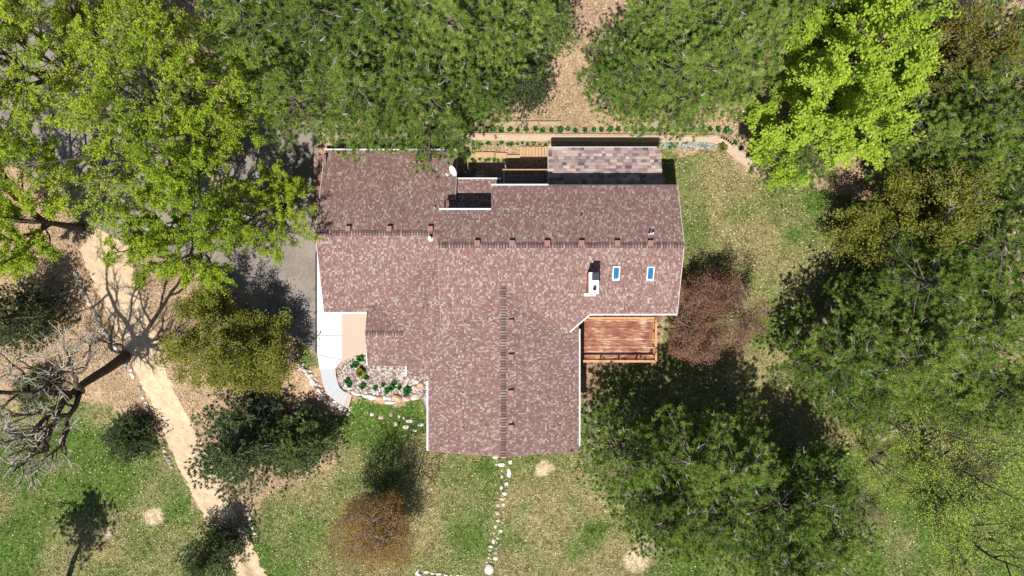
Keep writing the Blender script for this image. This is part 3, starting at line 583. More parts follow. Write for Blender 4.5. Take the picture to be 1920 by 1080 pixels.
# ------------------------------------------------------------------ stones
ST = {}
STC = {'pale': (.60, .53, .47), 'white': (.72, .68, .64), 'pink': (.52, .38, .32), 'orange': (.55, .35, .23), 'grey': (.30, .28, .26), 'dark': (.13, .125, .12)}
def stonemesh(c, v):
    if (c, v) in ST: return ST[(c, v)]
    import bmesh
    r = np.random.default_rng(hash((c, v)) % 1000 if False else 31 * v + sum(map(ord, c))); bm = bmesh.new(); bmesh.ops.create_icosphere(bm, subdivisions=2, radius=1)
    dirs = r.normal(0, 1, (9, 3)); dirs /= np.linalg.norm(dirs, axis=1)[:, None]; lim = r.uniform(.62, .95, 9)
    for vv in bm.verts:
        p = np.array(vv.co); 
        for d, l in zip(dirs, lim):
            k = p @ d
            if k > l: p = p - d * (k - l) * .85
        vv.co = p * r.uniform(.97, 1.03)
    me = bpy.data.meshes.new('stone'); bm.to_mesh(me); bm.free(); a = me.attributes.new('col', 'FLOAT_COLOR', 'POINT')
    cc = np.array(STC[c]) * r.uniform(.88, 1.1); a.data.foreach_set('color', np.tile([*cc, 1], len(me.vertices)).astype(np.float32)); me.materials.append(M['stone']); ST[(c, v)] = me
    return me
def stone(px, py, w, h, ang=0, c='pale', zb=None, flat=.5, parent=None, name='stone', **k):
    """w,h in photo pixels across; sits a third into the ground"""
    z = G(px, py)[2] if zb is None else zb; x, y, _ = P(px, py, z); s = 47 / 1280
    o = ob(name, stonemesh(c, int(rng.integers(5))), None, parent, **k); sx, sy = w * s / 2 * 1.08, h * s / 2 * 1.08; sz = min(sx, sy) * flat * 2 * .75
    o.scale = (sx, sy, sz); o.rotation_euler = (0, 0, ang + 0); o.location = (x, y, z + sz * .28); return o
stp = [(929, 857, 11, 8), (944, 856, 11, 6), (957, 866, 8, 10), (940, 871, 14, 9), (930, 871, 5, 4), (954, 887, 9, 18), (941, 893, 6, 9), (941, 883, 5, 4), (950, 907, 9, 8), (940, 914, 7, 8), (946, 925, 10, 8), (942, 935, 13, 7), (934, 947, 8, 8), (944, 946, 5, 7),
       (933, 962, 9, 9), (944, 960, 4, 6), (934, 976, 8, 6), (929, 987, 6, 6), (945, 974, 3, 3), (939, 995, 7, 8), (926, 999, 6, 6), (933, 1009, 5, 4), (925, 1015, 7, 9), (931, 1017, 3, 3), (920, 1025, 9, 5), (931, 1028, 4, 4), (919, 1031, 6, 3), (930, 1037, 4, 4), (917, 1039, 4, 3), (916, 1046, 4, 3), (929, 1047, 11, 7), (913, 1054, 5, 3)]
stp.remove((954, 887, 9, 18)); stone(954, 887, 9, 18, c='white', flat=.35, name='stepping_stone', label='long wedge shaped white stone in the line just below the gable end', cat='stone')
for p in stp: stone(*p, c=rng.choice(['white', 'pale', 'pale', 'pink']), flat=.35, name='stepping_stone', label='small pale stone in the line crossing the lawn from the gable end', cat='stone', group='stones in a line across the lawn')
stone(917, 1066, 19, 20, -.6, 'white', flat=.5, name='boulder', label='largest white boulder at the end of the stone line on the lawn', cat='boulder')
lst = [(697, 777, 8, 7), (714, 783, 11, 7), (733, 778, 7, 7), (748, 781, 5, 6), (768, 789, 15, 8), (742, 795, 8, 8), (761, 800, 13, 9), (789, 796, 13, 8), (777, 807, 10, 5), (795, 814, 10, 4), (757, 784, 4, 5), (727, 791, 4, 4)]
for p in lst: stone(*p, c=rng.choice(['white', 'pale', 'pink']), flat=.35, name='stepping_stone', label='pale flat stone set in green lawn below the planting bed', cat='stone', group='flat stones below the bed')
wallst = ob('boulder_wall', None, label='pale boulder wall holding up the pebble planting bed', cat='stone wall', loc=(0, 0, 0))
for p, c in [((668, 737, 20, 9, -.25), 'white'), ((686, 742, 16, 8, -.2), 'pale'), ((697, 743, 18, 13, 0), 'white'), ((711, 746, 18, 10), 'orange'), ((722, 744, 9, 10), 'white'), ((731, 754, 24, 8, .05), 'white'), ((730, 746, 12, 8), 'pale'), ((745, 746, 19, 14, -.2), 'orange'), ((763, 745, 17, 14, .2), 'pink'), ((779, 744, 20, 12, .2), 'pale'),
             ((782, 727, 18, 10, -.3), 'pink'), ((788, 721, 14, 12, .4), 'orange'), ((784, 716, 14, 7), 'white'), ((795, 726, 9, 12), 'grey'), ((655, 728, 8, 7), 'pale'), ((648, 722, 7, 6), 'white'), ((640, 712, 6, 6), 'orange'), ((637, 703, 5, 5), 'pink'), ((653, 736, 8, 5), 'pink'), ((675, 745, 10, 5), 'grey'), ((702, 736, 8, 8), 'white'), ((771, 737, 8, 7), 'grey')]:
    stone(p[0], p[1], p[2], p[3], p[4] if len(p) > 4 else 0, c, zb=-.1, flat=.8, parent=wallst)
w2 = ob('boulder_wall', None, label='curving rubble wall of mixed boulders along the outer side of the steps', cat='stone wall', loc=(0, 0, 0))
for i in range(64):
    t = i / 63; c_ = resample(np.array([(563, 688), (580, 706), (596, 728), (606, 745), (622, 758), (644, 768), (652, 774)], float), 64)[i]
    o_ = rng.normal(0, 5.0) + 1; stone(c_[0] + o_ * .8, c_[1] - o_ * .7, rng.uniform(4, 9), rng.uniform(4, 8), rng.random() * 3, rng.choice(['white', 'pale', 'pink', 'grey', 'pale']), zb=float(G(*c_)[2]) + .05 * rng.random(), flat=.9, parent=w2)
for p, c in [((586, 714, 18, 9, -.8), 'white'), ((578, 704, 14, 7, -.8), 'pale'), ((637, 770, 13, 12), 'pink'), ((651, 775, 12, 8), 'pink'), ((626, 757, 9, 8), 'grey'), ((606, 742, 10, 8), 'pale'), ((571, 694, 12, 7, -.7), 'pale'), ((620, 766, 20, 8, -.6), 'orange')]:
    stone(p[0], p[1], p[2], p[3], p[4] if len(p) > 4 else 0, c, flat=.8, parent=w2)
w3 = ob('rock_edging', None, label='row of pale lichened rocks edging the left side of the gravel track', cat='rock edging', loc=(0, 0, 0))
for i, c_ in enumerate(resample(np.array([(138, 500), (152, 545), (170, 570), (182, 595), (198, 625), (212, 645), (226, 662), (238, 690), (248, 700), (270, 745), (285, 790), (300, 830), (318, 868), (330, 890)], float), 52)):
    if i > 26 and rng.random() < .45: continue
    stone(c_[0] + rng.normal(0, 2), c_[1] + rng.normal(0, 2), rng.uniform(5, 9), rng.uniform(7, 14) if i < 28 else rng.uniform(5, 8), .45 + rng.normal(0, .3), rng.choice(['pale', 'grey', 'white', 'grey']), flat=.6, parent=w3)
w4 = ob('rock_edging', None, label='few white rocks on the grass verge right of the gravel track', cat='rock edging', loc=(0, 0, 0))
for p in [(466, 962, 6, 7), (468, 971, 8, 9), (470, 982, 5, 8), (474, 990, 4, 6), (477, 999, 9, 7), (455, 940, 4, 5)]: stone(*p, c='white', flat=.6, parent=w4)
w5 = ob('rock_edging', None, label='white rocks and timber edge at the lower border of the lawn', cat='rock edging', loc=(0, 0, 0))
for p in [(782, 1073, 6, 12, -.5), (786, 1078, 10, 8), (799, 1072, 11, 6, .3), (811, 1075, 10, 4), (823, 1076, 12, 5), (836, 1078, 10, 4), (846, 1078, 6, 4), (858, 1079, 7, 4)]: stone(*p, c='white', flat=.6, parent=w5)
# ------------------------------------------------------------------ terraced beds behind the house
def timberbox(x0, x1, y0, y1, mat, nm, par, dz=.12, h=.25, ang=0, **k):
    a = G(x0, y1, 0); b = G(x1, y0, 0); return MB().box(a[0], b[0], a[1], b[1], a[2] - h, a[2] + dz).ob(nm, M[mat], par, bevel=.012, **k)
ter = ob('timber_terrace', None, label='long weathered timber terrace beams behind the house', cat='terrace', loc=(0, 0, 0))
for x0, x1 in ((930, 968), (969, 1010), (1011, 1052), (1180, 1240), (1241, 1300)): timberbox(x0, x1 - .5, 228, 236, 'oldtimber', 'beam', ter, .14)
pp = [G(*p) for p in [(872, 249), (960, 251), (1080, 252.5), (1200, 253.5), (1300, 253.5), (1345, 254), (1362, 258), (1376, 268), (1390, 283), (1410, 303), (1432, 322), (1420, 328), (1398, 313), (1376, 296), (1360, 281), (1345, 270), (1325, 266.5), (1200, 267), (1030, 265), (872, 262)]]
MB().prism([p[:2] for p in pp], .1, .262).ob('path', M['path'], kind='structure')
for x0, x1 in ((875, 958), (959, 1041), (1042, 1124), (1125, 1206), (1207, 1275), (1276, 1340)): timberbox(x0, x1 - .5, 249.5 + (x0 - 875) * .009, 253 + (x0 - 875) * .009, 'oldtimber', 'beam', ter, .10)
for x0, x1, y0, y1 in ((883, 928, 286, 296), (930, 951, 287, 297), (951, 976, 291, 297)): timberbox(x0, x1 - .5, y0, y1, 'timber', 'plank', ter, .2)
stp_ = ob('timber_steps', None, label='orange brown timber board steps beside the shed', cat='steps', loc=(0, 0, 0))
for i in range(9): timberbox(975 + i * 5.7, 975 + i * 5.7 + 5.2, 275 + (i % 2) * .8, 294, 'timber', 'board', stp_, .18 + .01 * rng.random())
gs = [G(*p) for p in [(1237, 267.5), (1330, 267), (1346, 272), (1350, 279), (1240, 279)]]; MB().prism([p[:2] for p in gs], .0, .265).ob('gravel_bed', M['greygravel'], kind='structure')
# small pavers where the path bends
pv = ob('paver_edging', None, label='curved brick paver edging where the garden path bends', cat='edging', loc=(0, 0, 0))
for i, c_ in enumerate(resample(np.array([(1350, 257), (1362, 262), (1374, 272)], float), 7)):
    x, y, z = G(*c_); b_ = MB().box(-.16, .16, -.09, .09, -.1, .10).ob('paver', M['oldtimber'], pv, bevel=.01, loc=(x, y, z)); b_.rotation_euler = (0, 0, -.2 - i * .1)
for i in range(7):
    x, y, z = G(1368 + i * 4.4, 240 + i * 5.0); b_ = MB().box(-.24, .24, -.10, .10, -.1, .07).ob('paver', M['oldtimber'], pv, bevel=.01, loc=(x, y, z)); b_.rotation_euler = (0, 0, .8)
# ------------------------------------------------------------------ foliage builders
def nz(v): return v / (np.linalg.norm(v, axis=-1, keepdims=True) + 1e-9)
def tufts(r, C, A, k, ln, wd, bias, tint, jit=.02):
    """k narrow needles fanned round each tuft centre C with axis A"""
    n = len(C); D = nz(A[:, None, :] * bias + r.normal(0, 1, (n, k, 3))); l = (ln * r.uniform(.7, 1.15, (n, k, 1)))
    side = nz(np.cross(D, r.normal(0, 1, (n, k, 3)))) * (wd * .5); b = C[:, None, :] + r.normal(0, jit, (n, k, 3))
    V = np.stack([b - side, b + side, b + D * l], 2).reshape(-1, 3); F = np.arange(n * k * 3).reshape(-1, 3)
    t = np.repeat((tint[:, None] + r.normal(0, .07, (n, k))).ravel(), 3); return V, F, t
def leaves(r, C, k, spread, size, up, tint):
    n = len(C); c = C[:, None, :] + r.normal(0, spread, (n, k, 3)) * [1, 1, .6]; N = nz(r.normal(0, 1, (n, k, 3)) + np.array([0, 0, up]))
    a = nz(np.cross(N, r.normal(0, 1, (n, k, 3)))); b = np.cross(N, a); s = size * r.uniform(.65, 1.3, (n, k, 1))
    V = np.stack([c - a * s, c - b * s * .62, c + a * s, c + b * s * .62], 2).reshape(-1, 3); F = np.arange(n * k * 4).reshape(-1, 4)
    t = np.repeat((tint[:, None] + r.normal(0, .10, (n, k))).ravel(), 4); return V, F, t
def tubes(name, segs, sides=5):
    s = np.array([(*a, *b, ra, rb) for a, b, ra, rb in segs]); a = s[:, :3]; b = s[:, 3:6]; d = nz(b - a); t = np.where(np.abs(d[:, 2:3]) < .9, [[0, 0, 1.]], [[1., 0, 0]])
    u = nz(np.cross(d, t)); w = np.cross(d, u); q = 2 * np.pi * np.arange(sides) / sides; ring = u[:, None] * np.cos(q)[None, :, None] + w[:, None] * np.sin(q)[None, :, None]
    V = np.concatenate([a[:, None] + ring * s[:, 6, None, None], b[:, None] + ring * s[:, 7, None, None]], 1).reshape(-1, 3)
    base = np.arange(len(s))[:, None, None] * 2 * sides; i = np.arange(sides); f = np.stack([i, (i + 1) % sides, sides + (i + 1) % sides, sides + i], 1); return mk(name, V, [(base + f).reshape(-1, 4)], smooth=True)
class Proto: pass
def clampt(t): return np.clip(t, 0, 1)
def pine(seed, H, Rr, tuft=.235, k=40, wd=.036, dens=1.0, zlo=.28, mat='pine', bias=.55, droop=.0, dead=70, sub=.42, gapf=.12, step=.40, limb='limb'):
    r = np.random.default_rng(seed); seg = []; tr = []; C = []; A = []; T = []; DD = []
    n = 9; pts = [np.array([r.normal(0, .05) * i ** .5, r.normal(0, .05) * i ** .5, H * i / n]) for i in range(n + 1)]; pts[0] = np.array([0, 0, -.25])
    for i in range(n): tr.append((pts[i], pts[i + 1], .20 * (1 - i / n) * H / 11 + .03, .20 * (1 - (i + 1) / n) * H / 11 + .02))
    z = H * zlo
    while z < H * .985:
        f = (z / H - zlo) / (1 - zlo); Rz = Rr * (math.sin(math.pi * min(.98, .30 + .70 * f)) ** .75) * (1 if f < .8 else .9); nl = int(r.integers(5, 8)); ph = r.random() * 6.28
        for j in range(nl):
            if r.random() < gapf: continue
            az = ph + 6.283 * j / nl + r.normal(0, .2); ln = max(.45, Rz * r.uniform(.66, 1.12)); el = -.05 + .5 * f + r.normal(0, .10) - droop
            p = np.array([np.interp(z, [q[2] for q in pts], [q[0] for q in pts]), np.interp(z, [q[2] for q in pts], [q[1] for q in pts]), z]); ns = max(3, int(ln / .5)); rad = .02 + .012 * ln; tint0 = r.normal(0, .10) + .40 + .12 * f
            for i in range(ns):
                d = np.array([math.cos(az) * math.cos(el), math.sin(az) * math.cos(el), math.sin(el)]); q = p + d * ln / ns; seg.append((p, q, rad * (1 - i / ns) + .005, rad * (1 - (i + 1) / ns) + .004))
                t = (i + 1) / ns
                if t > .2:
                    for s in (-1, 1):
                        a2 = az + s * r.uniform(.45, 1.2); l2 = ln * sub * r.uniform(.5, 1.1) * (1.15 - t * .6); e2 = el + r.normal(.15, .2); d2_ = np.array([math.cos(a2) * math.cos(e2), math.sin(a2) * math.cos(e2), math.sin(e2)]); st = p + (q - p) * r.random(); en = st + d2_ * l2
                        seg.append((st, en, .010, .004)); m_ = max(1, int(l2 / step * dens + .7))
                        for b in range(m_):
                            tt = (b + 1) / m_; c0 = st + (en - st) * tt
                            C.append(c0 + r.normal(0, .07, 3)); A.append(d2_ * .5 + np.array([0, 0, 1.])); T.append(tint0 + r.normal(0, .17))
                        if r.random() < dead / 1300.: DD.append((en, a2, e2))
                p = q; el += r.normal(.04, .06); az += r.normal(0, .06)
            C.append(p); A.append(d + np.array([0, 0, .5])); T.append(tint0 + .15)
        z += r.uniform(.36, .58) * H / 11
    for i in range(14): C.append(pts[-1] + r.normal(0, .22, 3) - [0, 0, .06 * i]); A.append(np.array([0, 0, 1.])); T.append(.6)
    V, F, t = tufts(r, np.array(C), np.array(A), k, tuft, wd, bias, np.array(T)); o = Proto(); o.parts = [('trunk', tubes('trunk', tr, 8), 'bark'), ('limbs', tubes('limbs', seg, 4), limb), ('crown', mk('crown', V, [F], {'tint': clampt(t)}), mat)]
    if DD:
        ds = []
        for en, a2, e2 in DD:      # bare grey twig ends among the needles
            st = en + np.array([0, 0, .12]); a2 += r.normal(0, .5)
            for c in range(int(r.integers(2, 5))):
                a3 = a2 + r.normal(0, .45); p = st; l = r.uniform(.2, .55)
                for h in range(2):
                    q = p + np.array([math.cos(a3), math.sin(a3), r.uniform(.1, .6)]) * l / 2; ds.append((p, q, .020 - .006 * h, .013 - .006 * h)); p = q; a3 += r.normal(0, .4)
        o.parts.append(('dead_twigs', tubes('dead_twigs', ds, 4), 'twig'))
    return o
def decid(seed, H, Rr, lv=(6, 4, 4, 4), fork=.28, leafk=6, ls=.085, spread=.11, ncl=6, mat='maple', up=1.2, trunkr=.26, bark='bark', twigc='bark', spreadang=(.5, 1.05), tmean=.5, flat=.75, lean=(0, 0), minr=.006, twigvis=1, seglen=None, tvar=.12, curl=.16, multi=1, bare=0.0, updraft=.10, thick=.045, rmax=None):
    rmax = rmax or Rr * 1.25
    r = np.random.default_rng(seed); seg = []; tr = []; C = []; T = []
    stems = []
    for mlt in range(multi):
        p = np.array([0, 0, -.25]) + (r.normal(0, .12, 3) * [1, 1, 0] if multi > 1 else 0); d = nz(np.array([lean[0], lean[1], 1.]) + (r.normal(0, .35, 3) * [1, 1, 0] if multi > 1 else 0)); n = 5; Lt = H * fork
        for i in range(n):
            q = p + d * Lt / n; tr.append((p, q, trunkr * (1.25 if i == 0 else 1) * (1 - .09 * i), trunkr * (1 - .09 * (i + 1)))); p = q; d = nz(d + r.normal(0, .05, 3))
        stems.append((p, d))
    def grow(p, d, ln, rad, l, tint):
        ns = (5, 4, 3, 2, 2)[min(l, 4)]; pts = [p]
        for i in range(ns):
            q = p + d * ln / ns
            if math.hypot(q[0] - cx_t[0], q[1] - cx_t[1]) > rmax: d = nz(d * np.array([.2, .2, 1]) + np.array([0, 0, .25]) - np.array([p[0] - cx_t[0], p[1] - cx_t[1], 0]) / rmax * .4); q = p + d * ln / ns * .5
            seg.append((p, q, max(minr, rad * (1 - .45 * i / ns)), max(minr * .7, rad * (1 - .45 * (i + 1) / ns)))); p = q; pts.append(p)
            d = nz(d + r.normal(0, curl, 3) + np.array([0, 0, updraft if l < 2 else .03]))
        if l == len(lv) - 1:
            if r.random() < bare: return
            for b in range(ncl):
                t = (b + .5) / ncl * ns; i = min(ns - 1, int(t)); C.append(pts[i] + (pts[i + 1] - pts[i]) * (t - i) + r.normal(0, spread * .7, 3)); T.append(tint + r.normal(0, tvar))
            return
        kids = lv[l + 1]
        for c in range(kids):
            t = (.28 + .72 * (c + r.random() * .8) / kids) * ns; t = min(t, ns - .01); i = int(t); st = pts[i] + (pts[i + 1] - pts[i]) * (t - i)
            base = nz(pts[i + 1] - pts[i]); perp = nz(np.cross(base, r.normal(0, 1, 3))); a = r.uniform(.45, .95); nd = nz(base * math.cos(a) + perp * math.sin(a)); nd[2] *= flat; nd = nz(nd + np.array([0, 0, .06]))
            grow(st, nd, ln * r.uniform(.42, .66), rad * .52, l + 1, tint + r.normal(0, .05))
        grow(pts[-1], d, ln * .5, rad * .5, l + 1, tint)
    cx_t = np.mean([q[0] for q in stems], 0)
    for (p, d) in stems:
        nl = lv[0]; ph = r.random() * 6.28
        for j in range(nl):
            a = r.uniform(*spreadang); az = ph + 6.283 * j / nl + r.normal(0, .25); dd = np.array([math.cos(az) * math.sin(a), math.sin(az) * math.sin(a), math.cos(a)])
            grow(p - np.array([0, 0, H * .10 * r.random()]), nz(dd + d * .2), Rr * r.uniform(.62, .95), trunkr * .5, 0, tmean + r.normal(0, .06))
        grow(p, nz(d + r.normal(0, .15, 3)), (H - p[2]) * .6, trunkr * .62, 0, tmean)
    C = np.array(C); o = Proto(); V, F, t = leaves(r, C, leafk, spread, ls, up, np.array(T)); o.parts = [('trunk', tubes('trunk', tr, 10), bark), *([('limbs', tubes('limbs', [q for q in seg if q[2] > thick], 6), bark)] if any(q[2] > thick for q in seg) else []), ('twigs', tubes('twigs', [q for q in seg if q[2] <= thick], 4), twigc), ('crown', mk('crown', V, [F], {'tint': clampt(t)}), mat)]; return o
def place(pr, name, px, py, zc, label, cat='tree', rot=0.0, sc=1.0, scz=None, group=None, ground=False, mats=None, tilt=(0, 0)):
    """crown of height zc centred on the pixel; the trunk stands on the ground below it"""
    if ground: x, y, z = G(px, py)
    else: x, y, _ = P(px, py, zc); z = float(gz(x, y))
    t = ob(name, None, None, None, label, cat, group, loc=(x, y, z)); t.rotation_euler = (tilt[0], tilt[1], rot); t.scale = (sc, sc, scz or sc)
    for nm, me, mm in pr.parts:
        if len(me.materials) == 0: me.materials.append(M[mm])
        o = ob(nm, me, None, t)
        if nm in ('crown', 'dead_twigs', 'twigs', 'limbs'): o['kind'] = 'stuff'
        if nm == 'crown':
            if mats: o.material_slots[0].link = 'OBJECT'; o.material_slots[0].material = M[mats]
    return t
PN = [pine(11, 11.5, 3.7), pine(12, 12.0, 3.3), pine(13, 10.5, 3.9), pine(14, 11.0, 3.4, dens=.75, gapf=.28)]
gp = 'pines round the house'
pines = [  # px, py, zc, variant, scale, label
 (478, 45, 8, 1, 1.0, 'pine at the wood edge beside the asphalt drive, partly under the spreading maple'),
 (600, 40, 8, 0, 1.0, 'pine in the back wood two crowns in from the asphalt drive'),
 (560, 190, 6, 3, .9, 'low shaded pine between the spreading maple and garage corner'),
 (720, 55, 8, 2, 1.0, 'pine in the dense back row straight behind the garage'),
 (680, 180, 7, 0, .98, 'dense green pine right against the garage back wall'),
 (800, 185, 7.5, 2, .98, 'pine overhanging the garage roof near the satellite dish'),
 (850, 75, 8, 1, 1.02, 'tall pine with bare grey twigs behind the garage court'),
 (925, 45, 7.5, 2, .88, 'pine bordering the upper end of the leaf strewn gap'),
 (1022, 22, 7.5, 3, .72, 'thin pine with leaf litter showing through beside the leaf strewn gap'),
 (885, 165, 6.5, 1, .74, 'pine beside the timber terrace beams at the court end'),
 (1184, 132, 7, 2, .84, 'pine with many grey dead twigs across the gap, overlooking the shed'),
 (1270, 150, 7, 0, .95, 'pine above the hosta row behind the shed'),
 (1245, 35, 8, 1, .88, 'pine in the second row back from the hosta row'),
 (1360, 110, 7.5, 2, .95, 'pine beside the bend of the garden path'),
 (1340, 10, 8, 0, .95, 'pine in the far row behind the garden path bend'),
 (1440, 40, 8, 3, .8, 'pine half hidden beside the bright lime tree'),
 (1560, -30, 8, 1, .9, 'pine behind the brilliant lime trees at the far edge'), (1710, -30, 8, 2, .9, 'pine between the brilliant lime trees and the bronze leaved tree, far edge'),
 (1500, 285, 5.5, 0, .72, 'small dark pine under the bright lime tree at the lawn edge'),
 (1895, 60, 7, 1, .8, 'dark pine beyond the bronze leaved tree'),
 (1860, 210, 7.5, 2, 1.0, 'pine between the bronze tree and the olive tree'),
 (1725, 255, 6, 3, .8, 'sparse pine showing brown litter beside the bright lime tree'),
 (1910, 330, 7, 0, .95, 'pine behind the olive leaved tree'),
 (1860, 470, 7, 1, 1.0, 'pine directly below the olive leaved tree'),
 (1720, 530, 6, 3, .95, 'pine with sunlit crown beside the shaded olive trunk'),
 (1600, 680, 6.5, 2, .92, 'pine whose crown reaches out over the lawn past the red leaved tree'),
 (1720, 660, 7, 0, 1.0, 'broad green pine in the middle of the right hand wood'),
 (1850, 610, 7.5, 2, 1.0, 'pine deep in the right hand wood'),
 (1640, 560, 5.5, 1, .6, 'small pine in the shade beside the long trunk shadow at the lawn edge'), (1660, 760, 5.5, 2, .7, 'pine at the lower fringe of the right hand wood'), (1790, 740, 6, 3, .85, 'pine above the sparse young tree with dark limbs'), (1800, 300, 6, 1, .8, 'pine wedged between the bronze tree and olive tree crowns'), (1560, 930, 6, 1, .75, 'pine on the meadow side of the group below the deck'), (1930, 560, 7, 3, .9, 'pine at the far side of the right hand wood'),
 (1905, 740, 7, 1, .9, 'pine next to the patch of bare twiggy brush'),
 (1185, 870, 6.5, 3, .95, 'dark pine standing beside the gable wing'),
 (1290, 860, 6, 3, 1.05, 'shaded pine with brown litter gaps below the deck'),
 (1390, 880, 7, 0, .92, 'pine with a bright tufted top in the group below the deck'),
 (1240, 960, 6.5, 1, .95, 'pine at the edge of the lawn near the bare sandy patch'),
 (1350, 980, 6.5, 2, .95, 'pine behind the bare sandy patch in the lower group'),
 (1470, 960, 6, 3, 1.0, 'shaded pine by the forked limb shadow in the lower group'),
 (1480, 1060, 6.5, 0, .95, 'pine at the lower end of the group below the deck'),
 (1575, 1030, 6.5, 2, .9, 'outermost pine beside the green meadow clearing')]
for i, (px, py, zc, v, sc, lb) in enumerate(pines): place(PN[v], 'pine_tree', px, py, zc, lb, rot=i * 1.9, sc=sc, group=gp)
SP = [pine(21, 7.0, 2.9, tuft=.19, k=16, wd=.045, dens=1.5, zlo=.06, mat='pinedark', bias=1.1, droop=.1, dead=0, sub=.40, gapf=.05, step=.34), pine(22, 5.2, 2.5, tuft=.17, k=16, wd=.05, dens=1.7, zlo=.05, mat='pinedark', bias=1.0, droop=-.1, dead=0, sub=.5, gapf=.0, step=.34), pine(25, 11, 2.1, mat='pinedark', zlo=.5, dead=0)]
gsx = 'dark spruces'
for px, py, zc, v, sc, scz, lb in [(440, 845, 2.8, 0, 1.25, .95, 'dark spruce with ragged drooping boughs beside the gravel track'), (550, 838, 2.2, 1, .98, .85, 'rounded dense evergreen shrub below the rubble wall by the steps'), (370, 1065, 2.6, 0, .72, .72, 'dark spruce standing in mostly for a spruce shadow at the left verge of the lower gravel track'), (0, 600, 4, 0, .9, 1, 'dark spruce at the leaf litter edge near the bare tree'),  # spruce by the lower track stands in mostly for a cast shadow
        (985, 150, 4, 0, .66, .9, 'drooping dark spruce beside the leaf strewn gap'), (215, 835, 1.4, 1, .72, .5, 'added low dark shrub standing in for a shadow under the bare tree twigs'), (50, 735, 1.6, 1, .6, .5, 'low evergreen shrub behind the bare tree trunk')]:  # dark shrub under the bare twigs is added in place of a ground shadow
    place(SP[v], 'spruce_tree', px, py, zc, lb, rot=px * .01, sc=sc, scz=scz, group=gsx, mats='juniper' if px == 550 else None)
place(SP[2], 'spruce_tree', 127, 1085, 0, 'tall dark conifer shading the lower lawn corner', ground=True, group=gsx)
mk_ = dict(ls=.062, leafk=8, spread=.075, twigc='limb', tmean=.6, up=1.0)
MP = [decid(31, 15, 7.4, lv=(7, 4, 4, 4), ncl=7, **mk_), decid(32, 13, 5.6, lv=(7, 4, 3, 4), ncl=7, **mk_)]
gm_ = 'bright leaved maples'
for px, py, zc, v, sc, rot, lb in [(262, 215, 10, 0, .95, .3, 'largest yellow green maple spreading over the asphalt drive'), (255, 440, 9, 1, .92, 1.2, 'yellow green maple over the start of the gravel track'), (-40, 400, 9, 1, 1.05, 2.6, 'yellow green maple with dark limb over the leaf litter slope'),
       (-20, 70, 10, 0, .95, 3.6, 'maple at the far end of the asphalt drive'), (425, 125, 9, 1, .85, 4.0, 'maple reaching in front of the back wood pines'), (452, 352, 9, 1, .66, 5.1, 'smaller maple whose branch tips reach the garage corner'), (150, -60, 10, 0, .8, .9, 'maple behind the largest one, over grey asphalt')]:
    place(MP[v], 'maple_tree', px, py, zc, lb, rot=rot, sc=sc, group=gm_)
LM = decid(41, 12, 4.3, lv=(6, 5, 4, 4), ncl=8, mat='lime', tmean=.62, ls=.085, leafk=7, up=2.2)
place(LM, 'lime_tree', 1635, 95, 8.5, 'brilliant lime green tree at the wood edge, upper crown', rot=.4, sc=1.1, group='brilliant lime trees'); place(LM, 'lime_tree', 1560, 215, 8, 'brilliant lime green tree overhanging the small dark pine', rot=2.2, sc=.98, group='brilliant lime trees')
OL = decid(51, 8.5, 3.6, lv=(6, 5, 4, 4), ncl=6, mat='olive', ls=.06, leafk=9, spread=.15, trunkr=.13, twigc='twig', fork=.22, up=.8)
place(OL, 'olive_leaved_tree', 414, 652, 4.5, 'olive green ornamental tree beside the asphalt drive', rot=.5, sc=1.1, scz=.82); place(OL, 'olive_leaved_tree', 1755, 375, 6.5, 'olive green tree at the right edge of the lawn', rot=2.0, sc=1.22)
place(OL, 'bronze_leaved_tree', 1780, 95, 7, 'bronze brown leaved tree next to the brilliant lime trees', rot=3.4, sc=1.2, mats='bronze')
RD = decid(61, 8.5, 3.1, lv=(7, 5, 4, 4), ncl=6, mat='red', ls=.042, leafk=6, spread=.15, trunkr=.10, twigc='twig', fork=.16, up=.5, spreadang=(.4, 1.2), rmax=2.9, updraft=.05)
place(RD, 'red_leaved_tree', 1345, 592, 5.8, 'reddish brown leaved ornamental tree beside the deck', rot=.7, sc=1.08, scz=.95)
RU = decid(71, 8.0, 3.0, lv=(4, 5, 4, 3), ncl=6, mat='rust', ls=.038, leafk=4, spread=.17, trunkr=.08, twigc='twig', bare=.3, fork=.12, up=.3, spreadang=(.25, .75), updraft=.14, rmax=2.1, multi=3, curl=.10, flat=1.0)
place(RU, 'rust_leaved_tree', 728, 962, 0, 'slender upright tree with rust orange leaf tips on the lawn', rot=.2, sc=1.25, scz=1.2, ground=True)
SPL = decid(81, 11, 4.6, lv=(6, 4, 4, 3), ncl=5, mat='young', ls=.045, leafk=4, spread=.17, trunkr=.18, fork=.3, bare=.3, tmean=.68)
for px, py, zc, sc, rot, lb in [(1790, 840, 6.5, .85, .2, 'sparse young tree with dark limbs above the meadow clearing'), (1890, 930, 7, 1.0, 1.9, 'open crowned tree with long dark limbs over the meadow clearing'), (1720, 900, 5, .6, 3.0, 'thin young tree with pale twigs in the meadow clearing'), (1930, 1060, 7, .9, 4.4, 'half leafed tree at the lower corner of the meadow')]:
    place(SPL, 'young_tree', px, py, zc, lb, rot=rot, sc=sc, group='half leafed trees round the meadow')
BR = decid(91, 6.5, 2.2, lv=(9, 5, 4, 3), ncl=3, mat='bud', ls=.035, leafk=3, spread=.10, trunkr=.06, bark='palebark', twigc='twig', fork=.1, spreadang=(.3, 1.1), minr=.008)
place(BR, 'twiggy_bush', 1680, 1010, 3.5, 'brown twiggy bush between the lower pines and the meadow', cat='bush', rot=1, sc=.9); place(BR, 'twiggy_bush', 1850, 790, 3.5, 'tangle of bare twiggy brush beside the pines', cat='bush', rot=2.5, sc=.85)
